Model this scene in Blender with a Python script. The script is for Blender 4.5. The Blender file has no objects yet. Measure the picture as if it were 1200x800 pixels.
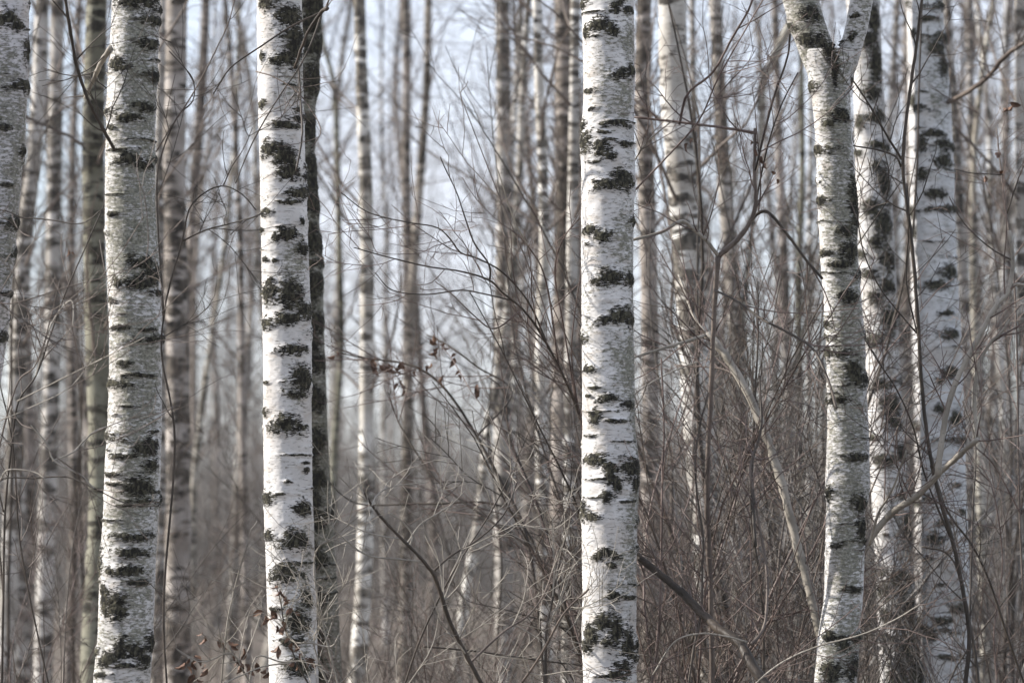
import bpy, math, random
import numpy as np

# ------------------------------------------------------------------ camera, sky, sun, exposure
scene = bpy.context.scene
col = scene.collection
FOC = 4500.0            # focal length in photo pixels (135 mm on a 36 mm sensor, 1200 px wide)
CAM_H = 1.6
HORIZON = 610.0         # photo row of the horizon
PITCH = math.atan((HORIZON - 400.0) / FOC)

cam_data = bpy.data.cameras.new("camera")
cam_data.lens = 135.0
cam_data.sensor_width = 36.0
cam_data.clip_start = 0.1
cam_data.clip_end = 3000.0
cam_data.dof.use_dof = True
cam_data.dof.focus_distance = 15.5
cam_data.dof.aperture_fstop = 3.1
cam = bpy.data.objects.new("camera", cam_data)
cam.location = (0, 0, CAM_H)
cam.rotation_euler = (math.radians(90) + PITCH, 0, 0)
col.objects.link(cam)
scene.camera = cam

SUN_EL, SUN_SIDE = 31.0, 99.0      # side: degrees to the left, measured from straight behind the camera
sx, sy = -math.sin(math.radians(SUN_SIDE)), -math.cos(math.radians(SUN_SIDE))
ce, se = math.cos(math.radians(SUN_EL)), math.sin(math.radians(SUN_EL))
SUN_DIR = (sx * ce, sy * ce, se)

world = bpy.data.worlds.new("World")
scene.world = world
world.use_nodes = True
wn = world.node_tree
sky = wn.nodes.new("ShaderNodeTexSky")
sky.sky_type = 'NISHITA'
sky.sun_disc = False
sky.sun_elevation = math.radians(SUN_EL)
sky.sun_rotation = math.atan2(sx, sy)
sky.air_density = 0.8
sky.dust_density = 0.7
sky.ozone_density = 1.0
# thin high cloud veiling the whole dome
tc = wn.nodes.new("ShaderNodeTexCoord")
cn = wn.nodes.new("ShaderNodeTexNoise"); cn.inputs["Scale"].default_value = 5.0; cn.inputs["Detail"].default_value = 5.0
cr = wn.nodes.new("ShaderNodeMapRange")
cr.inputs[1].default_value = 0.3; cr.inputs[2].default_value = 0.7; cr.inputs[3].default_value = 0.35; cr.inputs[4].default_value = 0.85
cmx = wn.nodes.new("ShaderNodeMix"); cmx.data_type = 'RGBA'
cmx.inputs[7].default_value = (3.75, 3.85, 4.3, 1)
wn.links.new(tc.outputs["Generated"], cn.inputs["Vector"])
wn.links.new(cn.outputs[0], cr.inputs[0]); wn.links.new(cr.outputs[0], cmx.inputs[0])
wn.links.new(sky.outputs[0], cmx.inputs[6])
wn.links.new(cmx.outputs[2], wn.nodes["Background"].inputs[0])
wn.nodes["Background"].inputs[1].default_value = 0.15

sun_data = bpy.data.lights.new("sun", 'SUN')
sun_data.energy = 5.0
sun_data.angle = math.radians(0.5)
sun_data.color = (1.0, 0.95, 0.88)
sun = bpy.data.objects.new("sun", sun_data)
from mathutils import Vector
sun.rotation_euler = Vector(SUN_DIR).to_track_quat('Z', 'Y').to_euler()
sun.location = (-20, 10, 30)
col.objects.link(sun)

scene.view_settings.view_transform = 'Standard'
scene.view_settings.look = 'None'
scene.view_settings.gamma = 1.0
scene.view_settings.use_curve_mapping = False
scene.view_settings.exposure = 0.84
scene.render.engine = 'CYCLES'
scene.cycles.use_denoising = True
scene.cycles.denoiser = 'OPENIMAGEDENOISE'
scene.cycles.max_bounces = 6
scene.cycles.volume_bounces = 0

rng = np.random.default_rng(7)
random.seed(7)


def at(u, v, Y):
    """the point at depth Y (metres ahead) seen at photo pixel (u, v)"""
    cp, sp = math.cos(PITCH), math.sin(PITCH)
    a, b = (u - 600.0) / FOC, (400.0 - v) / FOC
    d = np.array([a, cp - sp * b, sp + cp * b])
    return np.array([0, 0, CAM_H]) + d * (Y / d[1])


# ------------------------------------------------------------------ node helpers
class NT:
    def __init__(self, name):
        self.m = bpy.data.materials.new(name)
        self.m.use_nodes = True
        self.t = self.m.node_tree
        self.b = self.t.nodes["Principled BSDF"]
        self.b.inputs["Specular IOR Level"].default_value = 0.25

    def put(self, sock, val):
        if isinstance(val, bpy.types.NodeSocket):
            self.t.links.new(val, sock)
        elif isinstance(val, (tuple, list)) and len(val) == 3 and sock.type == 'RGBA':
            sock.default_value = (*val, 1)
        else:
            sock.default_value = val

    def coord(self, scale=(1, 1, 1), rand=True):
        n = self.t.nodes.new("ShaderNodeTexCoord")
        out = n.outputs["Object"]
        if rand:
            oi = self.t.nodes.new("ShaderNodeObjectInfo")
            mm = self.t.nodes.new("ShaderNodeVectorMath"); mm.operation = 'SCALE'
            cx = self.t.nodes.new("ShaderNodeCombineXYZ")
            for i in range(3): self.t.links.new(oi.outputs["Random"], cx.inputs[i])
            self.t.links.new(cx.outputs[0], mm.inputs[0]); mm.inputs[3].default_value = 37.0
            ad = self.t.nodes.new("ShaderNodeVectorMath"); ad.operation = 'ADD'
            self.t.links.new(out, ad.inputs[0]); self.t.links.new(mm.outputs[0], ad.inputs[1])
            out = ad.outputs[0]
        mu = self.t.nodes.new("ShaderNodeVectorMath"); mu.operation = 'MULTIPLY'
        self.t.links.new(out, mu.inputs[0]); mu.inputs[1].default_value = scale
        return mu.outputs[0]

    def noise(self, vec, scale, detail=3.0, rough=0.55, dist=0.0):
        n = self.t.nodes.new("ShaderNodeTexNoise")
        self.t.links.new(vec, n.inputs["Vector"])
        n.inputs["Scale"].default_value = scale
        n.inputs["Detail"].default_value = detail
        n.inputs["Roughness"].default_value = rough
        n.inputs["Distortion"].default_value = dist
        return n.outputs[0]

    def math(self, op, a, b=0.0, c=None, clamp=False):
        n = self.t.nodes.new("ShaderNodeMath"); n.operation = op; n.use_clamp = clamp
        self.put(n.inputs[0], a); self.put(n.inputs[1], b)
        if c is not None: self.put(n.inputs[2], c)
        return n.outputs[0]

    def ramp(self, val, lo, hi, a=0.0, b=1.0):
        n = self.t.nodes.new("ShaderNodeMapRange"); n.interpolation_type = 'SMOOTHSTEP'
        self.put(n.inputs[0], val)
        n.inputs[1].default_value = lo; n.inputs[2].default_value = hi
        n.inputs[3].default_value = a; n.inputs[4].default_value = b
        return n.outputs[0]

    def mix(self, f, a, b, mode='MIX'):
        n = self.t.nodes.new("ShaderNodeMix"); n.data_type = 'RGBA'; n.blend_type = mode
        self.put(n.inputs[0], f); self.put(n.inputs[6], a); self.put(n.inputs[7], b)
        return n.outputs[2]

    def attr(self, name):
        n = self.t.nodes.new("ShaderNodeAttribute"); n.attribute_name = name
        return n.outputs["Fac"]

    def objcol(self):
        return self.t.nodes.new("ShaderNodeObjectInfo").outputs["Color"]

    def bump(self, h, strength, dist):
        n = self.t.nodes.new("ShaderNodeBump")
        n.inputs["Strength"].default_value = strength; n.inputs["Distance"].default_value = dist
        self.put(n.inputs["Height"], h)
        self.t.links.new(n.outputs[0], self.b.inputs["Normal"])

    def done(self, color, rough=0.8):
        self.put(self.b.inputs["Base Color"], color)
        self.put(self.b.inputs["Roughness"], rough)
        return self.m


def bark_near():
    k = NT("birch_bark")
    c = k.coord((1, 1, 1))
    ch = k.coord((1, 1, 5.0))                      # stretched round the trunk
    chh = k.coord((1, 1, 9.0))
    scar = k.math('SUBTRACT', k.attr("scar"), 1.0)
    grime_shade = k.attr("grime_shade")
    n_mid = k.noise(k.coord((1, 1, 1.9)), 30, 5, 0.68)
    n_fine = k.noise(ch, 60, 3, 0.6)
    val = k.math('ADD', scar, k.math('MULTIPLY', k.math('SUBTRACT', n_mid, 0.5), 2.6))
    val = k.math('ADD', val, k.math('MULTIPLY', k.math('SUBTRACT', n_fine, 0.5), 2.4))
    m_scar = k.ramp(val, 0.02, 0.22)
    # paper: white, faintly pink or grey, peeling bands
    n_big = k.noise(k.coord((1, 1, 1.6)), 7, 3)
    white = k.mix(k.ramp(n_big, 0.35, 0.68), (0.66, 0.645, 0.63), (0.50, 0.485, 0.47))
    n_band = k.noise(k.coord((0.35, 0.35, 1)), 30, 3, 0.6)
    white = k.mix(k.ramp(n_band, 0.52, 0.7, 0, 0.6), white, (0.40, 0.35, 0.30))
    white = k.mix(k.ramp(k.noise(k.coord((1, 1, 0.8)), 4.5, 3), 0.5, 0.72, 0, 0.6), white, (0.44, 0.385, 0.33))
    # lenticels: short dark dashes
    n_len = k.noise(chh, 22, 3, 0.6)
    thr = k.math('MULTIPLY_ADD', grime_shade, -0.05, 0.605)
    m_len = k.math('MULTIPLY', k.math('SUBTRACT', n_len, thr), 16, clamp=True)
    colr = k.mix(k.math('MULTIPLY', m_len, 0.75), white, (0.16, 0.145, 0.12))
    # weathering: grey-olive algae in flecks
    n_g1 = k.noise(k.coord((1, 1, 2.6)), 38, 6, 0.75)
    n_g2 = k.noise(c, 9, 3, 0.6)
    g = k.math('ADD', grime_shade, k.math('MULTIPLY', k.math('SUBTRACT', n_g2, 0.5), 0.9))
    g = k.math('ADD', g, -0.38)
    m_g = k.math('MULTIPLY', k.math('ADD', k.math('SUBTRACT', n_g1, 0.5), k.math('MULTIPLY', g, 0.19)), 11, clamp=True)
    gcol = k.mix(k.ramp(k.noise(k.coord((1, 1, 1.3)), 85, 4, 0.7), 0.36, 0.62), (0.25, 0.24, 0.185), (0.062, 0.064, 0.036))
    colr = k.mix(k.math('MULTIPLY', m_g, 0.86), colr, gcol)
    # black rough bark
    n_v = k.noise(k.coord((1, 1, 0.5)), 75, 3, 0.6)
    scol = k.mix(k.ramp(n_v, 0.42, 0.66), (0.014, 0.013, 0.010), (0.088, 0.082, 0.056))
    colr = k.mix(m_scar, colr, scol)
    h = k.math('ADD', k.math('MULTIPLY', m_scar, k.math('ADD', 0.5, k.math('MULTIPLY', n_v, 1.6))),
               k.math('ADD', k.math('MULTIPLY', n_band, 0.35), k.math('MULTIPLY', m_len, -0.22)))
    h = k.math('ADD', h, k.math('MULTIPLY', m_g, 0.18))
    k.bump(h, 0.8, 0.006)
    return k.done(k.mix(1.0, colr, k.objcol(), 'MULTIPLY'), k.math('MULTIPLY_ADD', m_scar, 0.3, 0.6))


def bark_mid():  # real dark mottling, plus shade of the surrounding wood put into colour
    k = NT("birch_bark_mottled_shade")
    c = k.coord((1, 1, 1)); ch = k.coord((1, 1, 3.2)); cl = k.coord((1, 1, 0.6))
    n1 = k.noise(ch, 5.5, 4, 0.62); n2 = k.noise(c, 3.0, 3); n3 = k.noise(k.coord((1, 1, 5)), 30, 3)
    white = k.mix(k.ramp(n2, 0.35, 0.65), (0.50, 0.485, 0.455), (0.27, 0.25, 0.22))
    white = k.mix(k.ramp(n3, 0.56, 0.66, 0, 0.6), white, (0.16, 0.14, 0.12))
    n4 = k.noise(k.coord((1, 1, 0.7)), 1.1, 2)
    m = k.ramp(k.math('ADD', n1, k.math('MULTIPLY', k.math('SUBTRACT', n4, 0.5), 0.6)), 0.47, 0.56)
    dark = k.mix(k.ramp(k.noise(cl, 22, 3), 0.4, 0.65), (0.035, 0.031, 0.026), (0.13, 0.115, 0.095))
    colr = k.mix(m, white, dark)
    k.bump(k.math('ADD', m, k.math('MULTIPLY', n3, 0.3)), 0.6, 0.008)
    return k.done(k.mix(1.0, colr, k.objcol(), 'MULTIPLY'), 0.75)


def twig_mat(name, a, b, rough=0.55):
    k = NT(name)
    n = k.noise(k.coord((1, 1, 1)), 6, 3)
    n2 = k.noise(k.coord((1, 1, 1)), 70, 2)
    colr = k.mix(k.ramp(n, 0.35, 0.65), a, b)
    colr = k.mix(k.ramp(n2, 0.55, 0.7, 0, 0.5), colr, tuple(x * 0.45 for x in a))
    k.bump(n2, 0.4, 0.002)
    return k.done(colr, rough)


def ground_mat():
    k = NT("leaf_litter_soil")
    c = k.coord((1, 1, 1), False)
    n1 = k.noise(c, 0.6, 5, 0.6); n2 = k.noise(c, 9, 4, 0.65); n3 = k.noise(c, 40, 3, 0.6)
    colr = k.mix(k.ramp(n1, 0.35, 0.65), (0.13, 0.105, 0.085), (0.10, 0.088, 0.062))
    colr = k.mix(k.ramp(n2, 0.4, 0.62), colr, (0.20, 0.168, 0.14))
    colr = k.mix(k.ramp(n3, 0.5, 0.7), colr, (0.07, 0.052, 0.04))
    k.bump(k.math('ADD', n2, n3), 0.9, 0.05)
    return k.done(colr, 0.9)


def leaf_mat():
    k = NT("dry_leaf")
    n = k.noise(k.coord((1, 1, 1)), 40, 3)
    colr = k.mix(k.ramp(n, 0.35, 0.65), (0.075, 0.042, 0.028), (0.17, 0.098, 0.064))
    k.bump(n, 0.4, 0.004)
    return k.done(colr, 0.6)


def needle_mat():
    k = NT("spruce_needles")
    n = k.noise(k.coord((1, 1, 1)), 2.5, 3)
    return k.done(k.mix(k.ramp(n, 0.35, 0.65), (0.035, 0.055, 0.035), (0.07, 0.095, 0.06)), 0.7)


M = {
    'near': bark_near(), 'mid': bark_mid(),
    'dark': twig_mat("dark_twig_bark", (0.034, 0.027, 0.021), (0.070, 0.055, 0.043)),
    'red': twig_mat("reddish_twig_bark", (0.070, 0.047, 0.040), (0.175, 0.130, 0.112)),
    'pale': twig_mat("pale_branch_bark", (0.20, 0.18, 0.15), (0.34, 0.31, 0.265)),
    'birchtwig': twig_mat("birch_twig_bark", (0.075, 0.058, 0.049), (0.15, 0.12, 0.10)),
    'brush': twig_mat("brush_bark", (0.098, 0.090, 0.082), (0.21, 0.195, 0.18)),
    'ground': ground_mat(), 'leaf': leaf_mat(), 'needle': needle_mat(),
}


# ------------------------------------------------------------------ mesh helpers
def mesh_quads(name, V, Q, mat, smooth=True, attrs=None):
    V = np.asarray(V, dtype=np.float32).reshape(-1, 3)
    Q = np.asarray(Q, dtype=np.int32).reshape(-1, 4)
    me = bpy.data.meshes.new(name)
    me.vertices.add(len(V)); me.vertices.foreach_set("co", V.ravel())
    me.loops.add(Q.size); me.loops.foreach_set("vertex_index", Q.ravel())
    me.polygons.add(len(Q))
    me.polygons.foreach_set("loop_start", np.arange(0, Q.size, 4, dtype=np.int32))
    me.polygons.foreach_set("loop_total", np.full(len(Q), 4, dtype=np.int32))
    me.polygons.foreach_set("use_smooth", np.full(len(Q), smooth, dtype=bool))
    for k, a in (attrs or {}).items():
        at_ = me.attributes.new(k, 'FLOAT', 'POINT')
        at_.data.foreach_set("value", np.asarray(a, dtype=np.float32).ravel())
    me.update(calc_edges=True)
    if isinstance(mat, str): mat = M[mat]
    me.materials.append(mat)
    return me


def link(name, data, parent=None, kind=None):
    o = bpy.data.objects.new(name, data)
    col.objects.link(o)
    if parent is not None: o.parent = parent
    if kind: o["kind"] = kind
    return o


def thing(name, label, cat, loc=(0, 0, 0), group=None):
    o = link(name, None)
    o.empty_display_size = 0.2
    o.location = [float(x) for x in loc]
    o["label"] = label; o["category"] = cat
    if group: o["group"] = group
    return o


def norm(a):
    return a / np.maximum(np.linalg.norm(a, axis=-1, keepdims=True), 1e-9)


def tubes(P, R, sides):
    """P (m, n, 3) polylines, R (m, n) radii -> vertices and quads of m open tubes"""
    m, n, _ = P.shape
    T = norm(np.gradient(P, axis=1)) if n > 2 else norm(np.repeat(P[:, 1:] - P[:, :1], 2, axis=1))
    mean = norm(T.mean(axis=1))
    ref = np.eye(3)[np.argmin(np.abs(mean), axis=1)][:, None, :]
    A = norm(np.cross(T, np.broadcast_to(ref, T.shape)))
    B = np.cross(T, A)
    th = np.arange(sides) * 2 * math.pi / sides
    V = P[:, :, None, :] + R[:, :, None, None] * (A[:, :, None, :] * np.cos(th)[None, None, :, None] + B[:, :, None, :] * np.sin(th)[None, None, :, None])
    i = np.arange(m)[:, None, None] * n * sides
    j = np.arange(n - 1)[None, :, None] * sides
    k = np.arange(sides)[None, None, :]; k2 = (k + 1) % sides
    Q = np.stack([i + j + k, i + j + k2, i + j + sides + k2, i + j + sides + k], axis=-1)
    return V.reshape(-1, 3), Q.reshape(-1, 4)


class Bag:
    """collects tubes for one mesh"""
    def __init__(self): self.V, self.Q, self.n = [], [], 0

    def add(self, P, R, sides=3):
        if len(P) == 0: return
        v, q = tubes(P, R, sides)
        self.V.append(v); self.Q.append(q + self.n); self.n += len(v)

    def mesh(self, name, mat): return mesh_quads(name, np.concatenate(self.V), np.concatenate(self.Q), mat)


def grow(P, R, count, length, ang=(35, 70), n=5, t0=0.15, t1=1.0, lift=0.0, wob=0.25, rfrac=0.6, tip=0.0011, shrink=0.5, g=rng, rmax=1.0, by_len=True):
    """side shoots on polylines P (m, k, 3): count in all; returns (count, n, 3), (count, n)"""
    m, k, _ = P.shape
    if by_len:
        w = np.linalg.norm(np.diff(P, axis=1), axis=2).sum(1); w = w / w.sum()
        idx = g.choice(m, count, p=w)
    else:
        idx = g.integers(0, m, count)
    t = g.uniform(t0, t1, count)
    f = t * (k - 1); a = np.minimum(f.astype(int), k - 2); fr = (f - a)[:, None]
    p0, p1 = P[idx, a], P[idx, a + 1]
    base = p0 * (1 - fr) + p1 * fr
    r0 = R[idx, a] * (1 - fr[:, 0]) + R[idx, a + 1] * fr[:, 0]
    d = norm(p1 - p0)
    perp = norm(np.cross(d, norm(g.normal(size=(count, 3)))))
    an = np.radians(g.uniform(ang[0], ang[1], count))[:, None]
    cur = norm(d * np.cos(an) + perp * np.sin(an))
    L = g.uniform(length[0], length[1], count) * (1 - shrink * t)
    out = np.empty((count, n, 3)); out[:, 0] = base
    step = (L / (n - 1))[:, None]
    for s in range(1, n):
        out[:, s] = out[:, s - 1] + cur * step
        cur = norm(cur + g.normal(size=(count, 3)) * wob + np.array([0, 0, lift]))
    rb = np.minimum(np.maximum(r0 * rfrac, tip * 1.3), rmax)
    RR = rb[:, None] * (1 - np.linspace(0, 1, n))[None] + tip * np.linspace(0, 1, n)[None]
    return out, RR


def smooth_path(us, vs, vq):
    x = np.interp(vq, us, vs)
    return x


def catmull(pts, per=6):
    pts = np.asarray(pts, float)
    if len(pts) < 3:
        t = np.linspace(0, 1, per)[:, None]
        return pts[0] * (1 - t) + pts[-1] * t
    p = np.vstack([2 * pts[0] - pts[1], pts, 2 * pts[-1] - pts[-2]])
    out = []
    for i in range(1, len(p) - 2):
        t = np.linspace(0, 1, per, endpoint=False)[:, None]
        a, b, c, d = p[i - 1], p[i], p[i + 1], p[i + 2]
        out.append(0.5 * (2 * b + (c - a) * t + (2 * a - 5 * b + 4 * c - d) * t ** 2 + (3 * b - a - 3 * c + d) * t ** 3))
    out.append(p[-2][None])
    return np.vstack(out)


# ------------------------------------------------------------------ the setting
def ground_z(x, y):
    return 0.10 * np.sin(x * 0.21 + 1.3) * np.sin(y * 0.13) + 0.05 * np.sin(x * 0.7) * np.cos(y * 0.55)


def build_ground():
    ys = np.concatenate([np.linspace(-30, 130, 161), np.linspace(140, 1500, 35)])
    xs = np.concatenate([np.linspace(-900, -62, 22), np.linspace(-60, 60, 121), np.linspace(62, 900, 22)])
    X, Y = np.meshgrid(xs, ys)
    Z = ground_z(X, Y) * (np.abs(X) < 200)
    V = np.stack([X, Y, Z], -1).reshape(-1, 3)
    nx = len(xs)
    i = np.arange(len(ys) - 1)[:, None] * nx; j = np.arange(nx - 1)[None]
    Q = np.stack([i + j, i + j + 1, i + j + nx + 1, i + j + nx], -1).reshape(-1, 4)
    o = link("ground", mesh_quads("ground", V, Q, 'ground'), kind="structure")
    o["label"] = "brown forest floor of leaf litter under the birches"
build_ground()


# ------------------------------------------------------------------ trunks
def value_noise(s, z, seed, fs, fz, period=None):
    """cheap smooth noise on a grid (rows z, columns s)"""
    g = np.random.default_rng(seed)
    ph = g.uniform(0, 6.28, 24); ks = g.integers(1, 6, 24); kz = g.normal(size=24) * fz
    out = 0
    for a, b, c in zip(ph, ks, kz): out = out + np.sin(s * b * fs + z * c + a)
    return out / 24 * 2


def near_trunk(name, parent, Y, rows, scars, grime_shade_patches, base_grime=0.15, cols=88, step=0.0055, tint=(1, 1, 1), seed=1, top=15.0, flare=1.35, zmin=None, ztop_cut=None, dx=0.0, scar_gain=1.7):
    """rows: (v, left px, right px).  scars / grime: (u px, v px, half width px, half height px, bend/strength)"""
    rows = np.array(rows, float)
    zs = np.array([at(600, v, Y)[2] for v in rows[:, 0]])
    cx = np.array([at((l + r) / 2, v, Y)[0] for v, l, r in rows])
    rr = (rows[:, 2] - rows[:, 1]) / 2 / FOC * Y
    o = np.argsort(zs); zs, cx, rr, vs = zs[o], cx[o], rr[o], rows[o, 0]
    z_lo, z_hi = zs[0], zs[-1]
    up = np.arange(z_hi + 0.15, top, 0.15) if top > z_hi + 0.2 else np.array([])
    down = np.arange(-0.25, z_lo - 0.02, 0.05) if zmin is None else np.array([])
    z = np.concatenate([down, np.arange(z_lo, z_hi, step), [z_hi], up])
    # centre line and radius
    c = np.interp(z, zs, cx); r = np.interp(z, zs, rr)
    ker = np.ones(15) / 15
    mid = slice(len(down), len(down) + len(z) - len(down) - len(up))
    def sm(a):
        b = np.concatenate([np.full(7, a[0]), a, np.full(7, a[-1])])
        return np.convolve(b, ker, 'valid')
    cm, rm = sm(c[mid]), sm(r[mid])
    nmid = len(cm)
    c[mid], r[mid] = cm, rm
    s_top = (cm[-1] - cm[-min(120, nmid - 1)]) / max(1e-3, (z[mid][-1] - z[mid][-min(120, nmid - 1)]))
    s_bot = (cm[min(120, nmid - 1)] - cm[0]) / max(1e-3, (z[mid][min(120, nmid - 1)] - z[mid][0]))
    if len(up):
        h = up - z_hi
        c[-len(up):] = cm[-1] + s_top * 2.0 * np.tanh(h / 2.0)
        r[-len(up):] = rm[-1] * np.maximum(0.06, 1 - h / (top - z_hi) * 0.96)
    if len(down):
        h = z_lo - down
        c[:len(down)] = cm[0] - s_bot * h * 0.5
        r[:len(down)] = rm[0] * (1 + (flare - 1) * (h / max(h.max(), 1e-3)) ** 2)
    th = np.linspace(0, 2 * math.pi, cols, endpoint=False)
    PH, Z = np.meshgrid(th, z)
    ang = np.where(PH > math.pi, PH - 2 * math.pi, PH)     # 0 faces the camera, + to the right
    Cc, Rr = c[:, None], r[:, None]
    # pixel frame for the marks
    v_of = np.interp(Z[:, 0], zs, vs, left=np.nan, right=np.nan)
    v_of = np.where(np.isnan(v_of), np.where(Z[:, 0] > z_hi, -999, 1999), v_of)[:, None]
    cpx = 600 + c / Y * FOC; rpx = r / Y * FOC
    wob = value_noise(PH, Z, seed + 5, 1, 30) * 2.2
    field = np.full(PH.shape, -1.0)
    g = np.random.default_rng(seed)
    allscars = list(scars)
    for _ in range(26):                                   # small marks nobody listed, and those of the far side
        vv = g.uniform(-60, 860)
        allscars.append((None, vv, g.uniform(4, 24), g.uniform(0.7, 1.8), g.uniform(-1, 2), g.uniform(-3.1, 3.1)))
    for _ in range(22):
        vv = g.uniform(-60, 860)
        allscars.append((None, vv, g.uniform(12, 30), g.uniform(5, 11), g.uniform(2, 6), g.choice([-1, 1]) * g.uniform(1.75, 3.1)))
    for sc in allscars:
        u, v, hw, hh, bend = sc[:5]
        if u is not None: hw, hh = hw * 1.14, hh * 1.28
        i = int(np.argmin(np.abs(v_of[:, 0] - v)))
        if u is None: a0 = sc[5]
        else: a0 = math.asin(max(-0.97, min(0.97, (u - cpx[i]) / rpx[i])))
        ca = max(0.4, abs(math.cos(a0)))
        da = np.angle(np.exp(1j * (ang - a0)))
        ds = da * rpx[i] / (hw / ca)
        lo = max(0, int(np.searchsorted(-v_of[:, 0], -(v + hh * 4 + abs(bend) * 3))))
        hi = min(len(z), int(np.searchsorted(-v_of[:, 0], -(v - hh * 4 - abs(bend) * 3))))
        if hi <= lo: continue
        dv = (v_of[lo:hi] + wob[lo:hi] - v - bend * np.minimum(ds[lo:hi] ** 2, 2.5)) / hh
        f = 1 - (np.abs(ds[lo:hi]) ** 1.7 + np.abs(dv) ** 1.7) ** 0.6
        field[lo:hi] = np.maximum(field[lo:hi], f)
    grime_shade = np.full(PH.shape, base_grime) + 0.22 * value_noise(PH, Z, seed + 9, 1, 6)
    for (u, v, hw, hh, s) in grime_shade_patches:
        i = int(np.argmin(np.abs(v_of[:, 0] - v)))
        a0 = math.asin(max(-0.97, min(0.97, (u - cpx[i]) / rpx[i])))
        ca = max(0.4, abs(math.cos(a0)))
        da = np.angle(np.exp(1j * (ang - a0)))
        grime_shade = grime_shade + s * np.exp(-((da * rpx[i] * ca / hw) ** 2) - ((v_of - v) / hh) ** 2)
    lumps = 1 + 0.026 * value_noise(PH, Z, seed + 3, 1, 7) + 0.012 * value_noise(PH, Z, seed + 4, 2, 25)
    rough = np.clip(field + 0.35, 0, 1) * (0.0035 + 0.004 * g.random(PH.shape)) * scar_gain
    fine = 0.0006 * g.normal(size=PH.shape)
    RR = Rr * lumps + rough + fine
    X = Cc + RR * np.sin(PH); Yy = Y - RR * np.cos(PH)
    loc = np.array(parent.matrix_world.translation) if False else np.array(parent.location)
    V = np.stack([X, Yy, Z], -1).reshape(-1, 3) - loc
    nr = len(z)
    i = np.arange(nr - 1)[:, None] * cols; j = np.arange(cols)[None]; j2 = (j + 1) % cols
    Q = np.stack([i + j, i + j2, i + cols + j2, i + cols + j], -1).reshape(-1, 4)
    me = mesh_quads(name, V, Q, 'near', attrs={"scar": np.clip(field, -1, 1) + 1, "grime_shade": np.clip(grime_shade, -0.3, 0.95)})
    ob = link(name, me, parent)
    ob.color = (*tint, 1)
    return ob, np.stack([c, np.full_like(c, Y), z], -1), r


def bare_crown(parent, path, rad, z0, n1, n2, n3, g, L1=(1.2, 2.6), mat='birchtwig', lift=0.03, name="crown"):
    """limbs, branches and twigs of a leafless birch, one joined crown"""
    m = path[:, 2] >= z0
    P, R = path[m], rad[m]
    if len(P) < 3: return None
    k = max(2, min(40, len(P)))
    ii = np.linspace(0, len(P) - 1, k).astype(int)
    P, R = P[ii][None], R[ii][None]
    b = Bag()
    A, AR = grow(P, R, n1, L1, (28, 58), 8, 0.0, 0.97, lift, 0.12, 0.33, 0.002, 0.55, g, rmax=0.011)
    b.add(A, AR, 4)
    B, BR = grow(A, AR, n2, (0.35, 1.0), (28, 62), 6, 0.15, 1.0, -0.06, 0.2, 0.55, 0.0013, 0.4, g)
    b.add(B, BR, 3)
    C, CR = grow(B, BR, n3, (0.15, 0.5), (25, 60), 4, 0.1, 1.0, -0.08, 0.22, 0.7, 0.0010, 0.3, g)
    b.add(C, CR, 3)
    me = b.mesh("crown", mat)
    me.transform(__import__('mathutils').Matrix.Translation(-Vector([float(x) for x in parent.location])))
    return link(name, me, parent)


def px_path(pts, Y0, Y1, per=6):
    """pixel polyline -> smooth world polyline, depth running from Y0 to Y1"""
    n = len(pts)
    W = [at(u, v, Y0 + (Y1 - Y0) * i / max(1, n - 1)) for i, (u, v) in enumerate(pts)]
    return catmull(W, per)


def branch_part(name, parent, P, r0, r1, mat, sides=8, g=rng, knob=0.10):
    n = len(P)
    R = np.linspace(r0, r1, n) * (1 + 0.6 * knob * g.normal(size=n))
    P = P + g.normal(size=P.shape) * r1 * 0.10
    P[0] -= (P[1] - P[0]) * 0.0
    b = Bag(); b.add(P[None], R[None], sides)
    V = np.concatenate(b.V) - np.array(parent.location); Q = np.concatenate(b.Q)
    # close the ends
    k0 = list(range(sides)); kl = [(n - 1) * sides + i for i in range(sides)]
    caps = []
    for ring in (k0[::-1], kl):
        for i in range(0, sides - 2, 2): caps.append([ring[0], ring[i + 1], ring[i + 2], ring[(i + 3) % sides] if i + 3 < sides else ring[0]])
    caps = [c for c in caps if len(set(c)) == 4]
    me = mesh_quads(name, V, np.vstack([Q, np.array(caps, np.int32)]) if caps else Q, mat)
    return link(name, me, parent), P, R


def twigs_on(parent, lines, n1, n2, n3, mat, g, L1=(0.25, 0.7), lift=0.05, name="twigs", t0=0.1):
    """side twigs along several branch lines, one joined part"""
    b = Bag()
    k = 12
    Ps = np.stack([p[np.linspace(0, len(p) - 1, k).astype(int)] for p, r in lines])
    Rs = np.stack([r[np.linspace(0, len(r) - 1, k).astype(int)] for p, r in lines])
    A, AR = grow(Ps, Rs, n1, L1, (22, 60), 7, t0, 1.0, lift, 0.10, 0.6, 0.0013, 0.35, g, rmax=0.0032)
    b.add(A, AR, 4)
    if n2:
        B, BR = grow(A, AR, n2, (0.10, 0.4), (28, 62), 5, 0.15, 1.0, lift, 0.13, 0.75, 0.0011, 0.3, g); b.add(B, BR, 3)
        if n3:
            C, CR = grow(B, BR, n3, (0.03, 0.14), (30, 65), 4, 0.15, 1.0, lift, 0.2, 0.8, 0.0010, 0.3, g); b.add(C, CR, 3)
    me = b.mesh(name, mat)
    me.transform(__import__('mathutils').Matrix.Translation(-Vector([float(x) for x in parent.location])))
    return link(name, me, parent, "stuff")


# ------------------------------------------------------------------ the birches in focus
def base_of(u, v, Y):
    p = at(u, v, Y); return (p[0], Y, float(ground_z(p[0], Y)))

near_lines = {}

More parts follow.
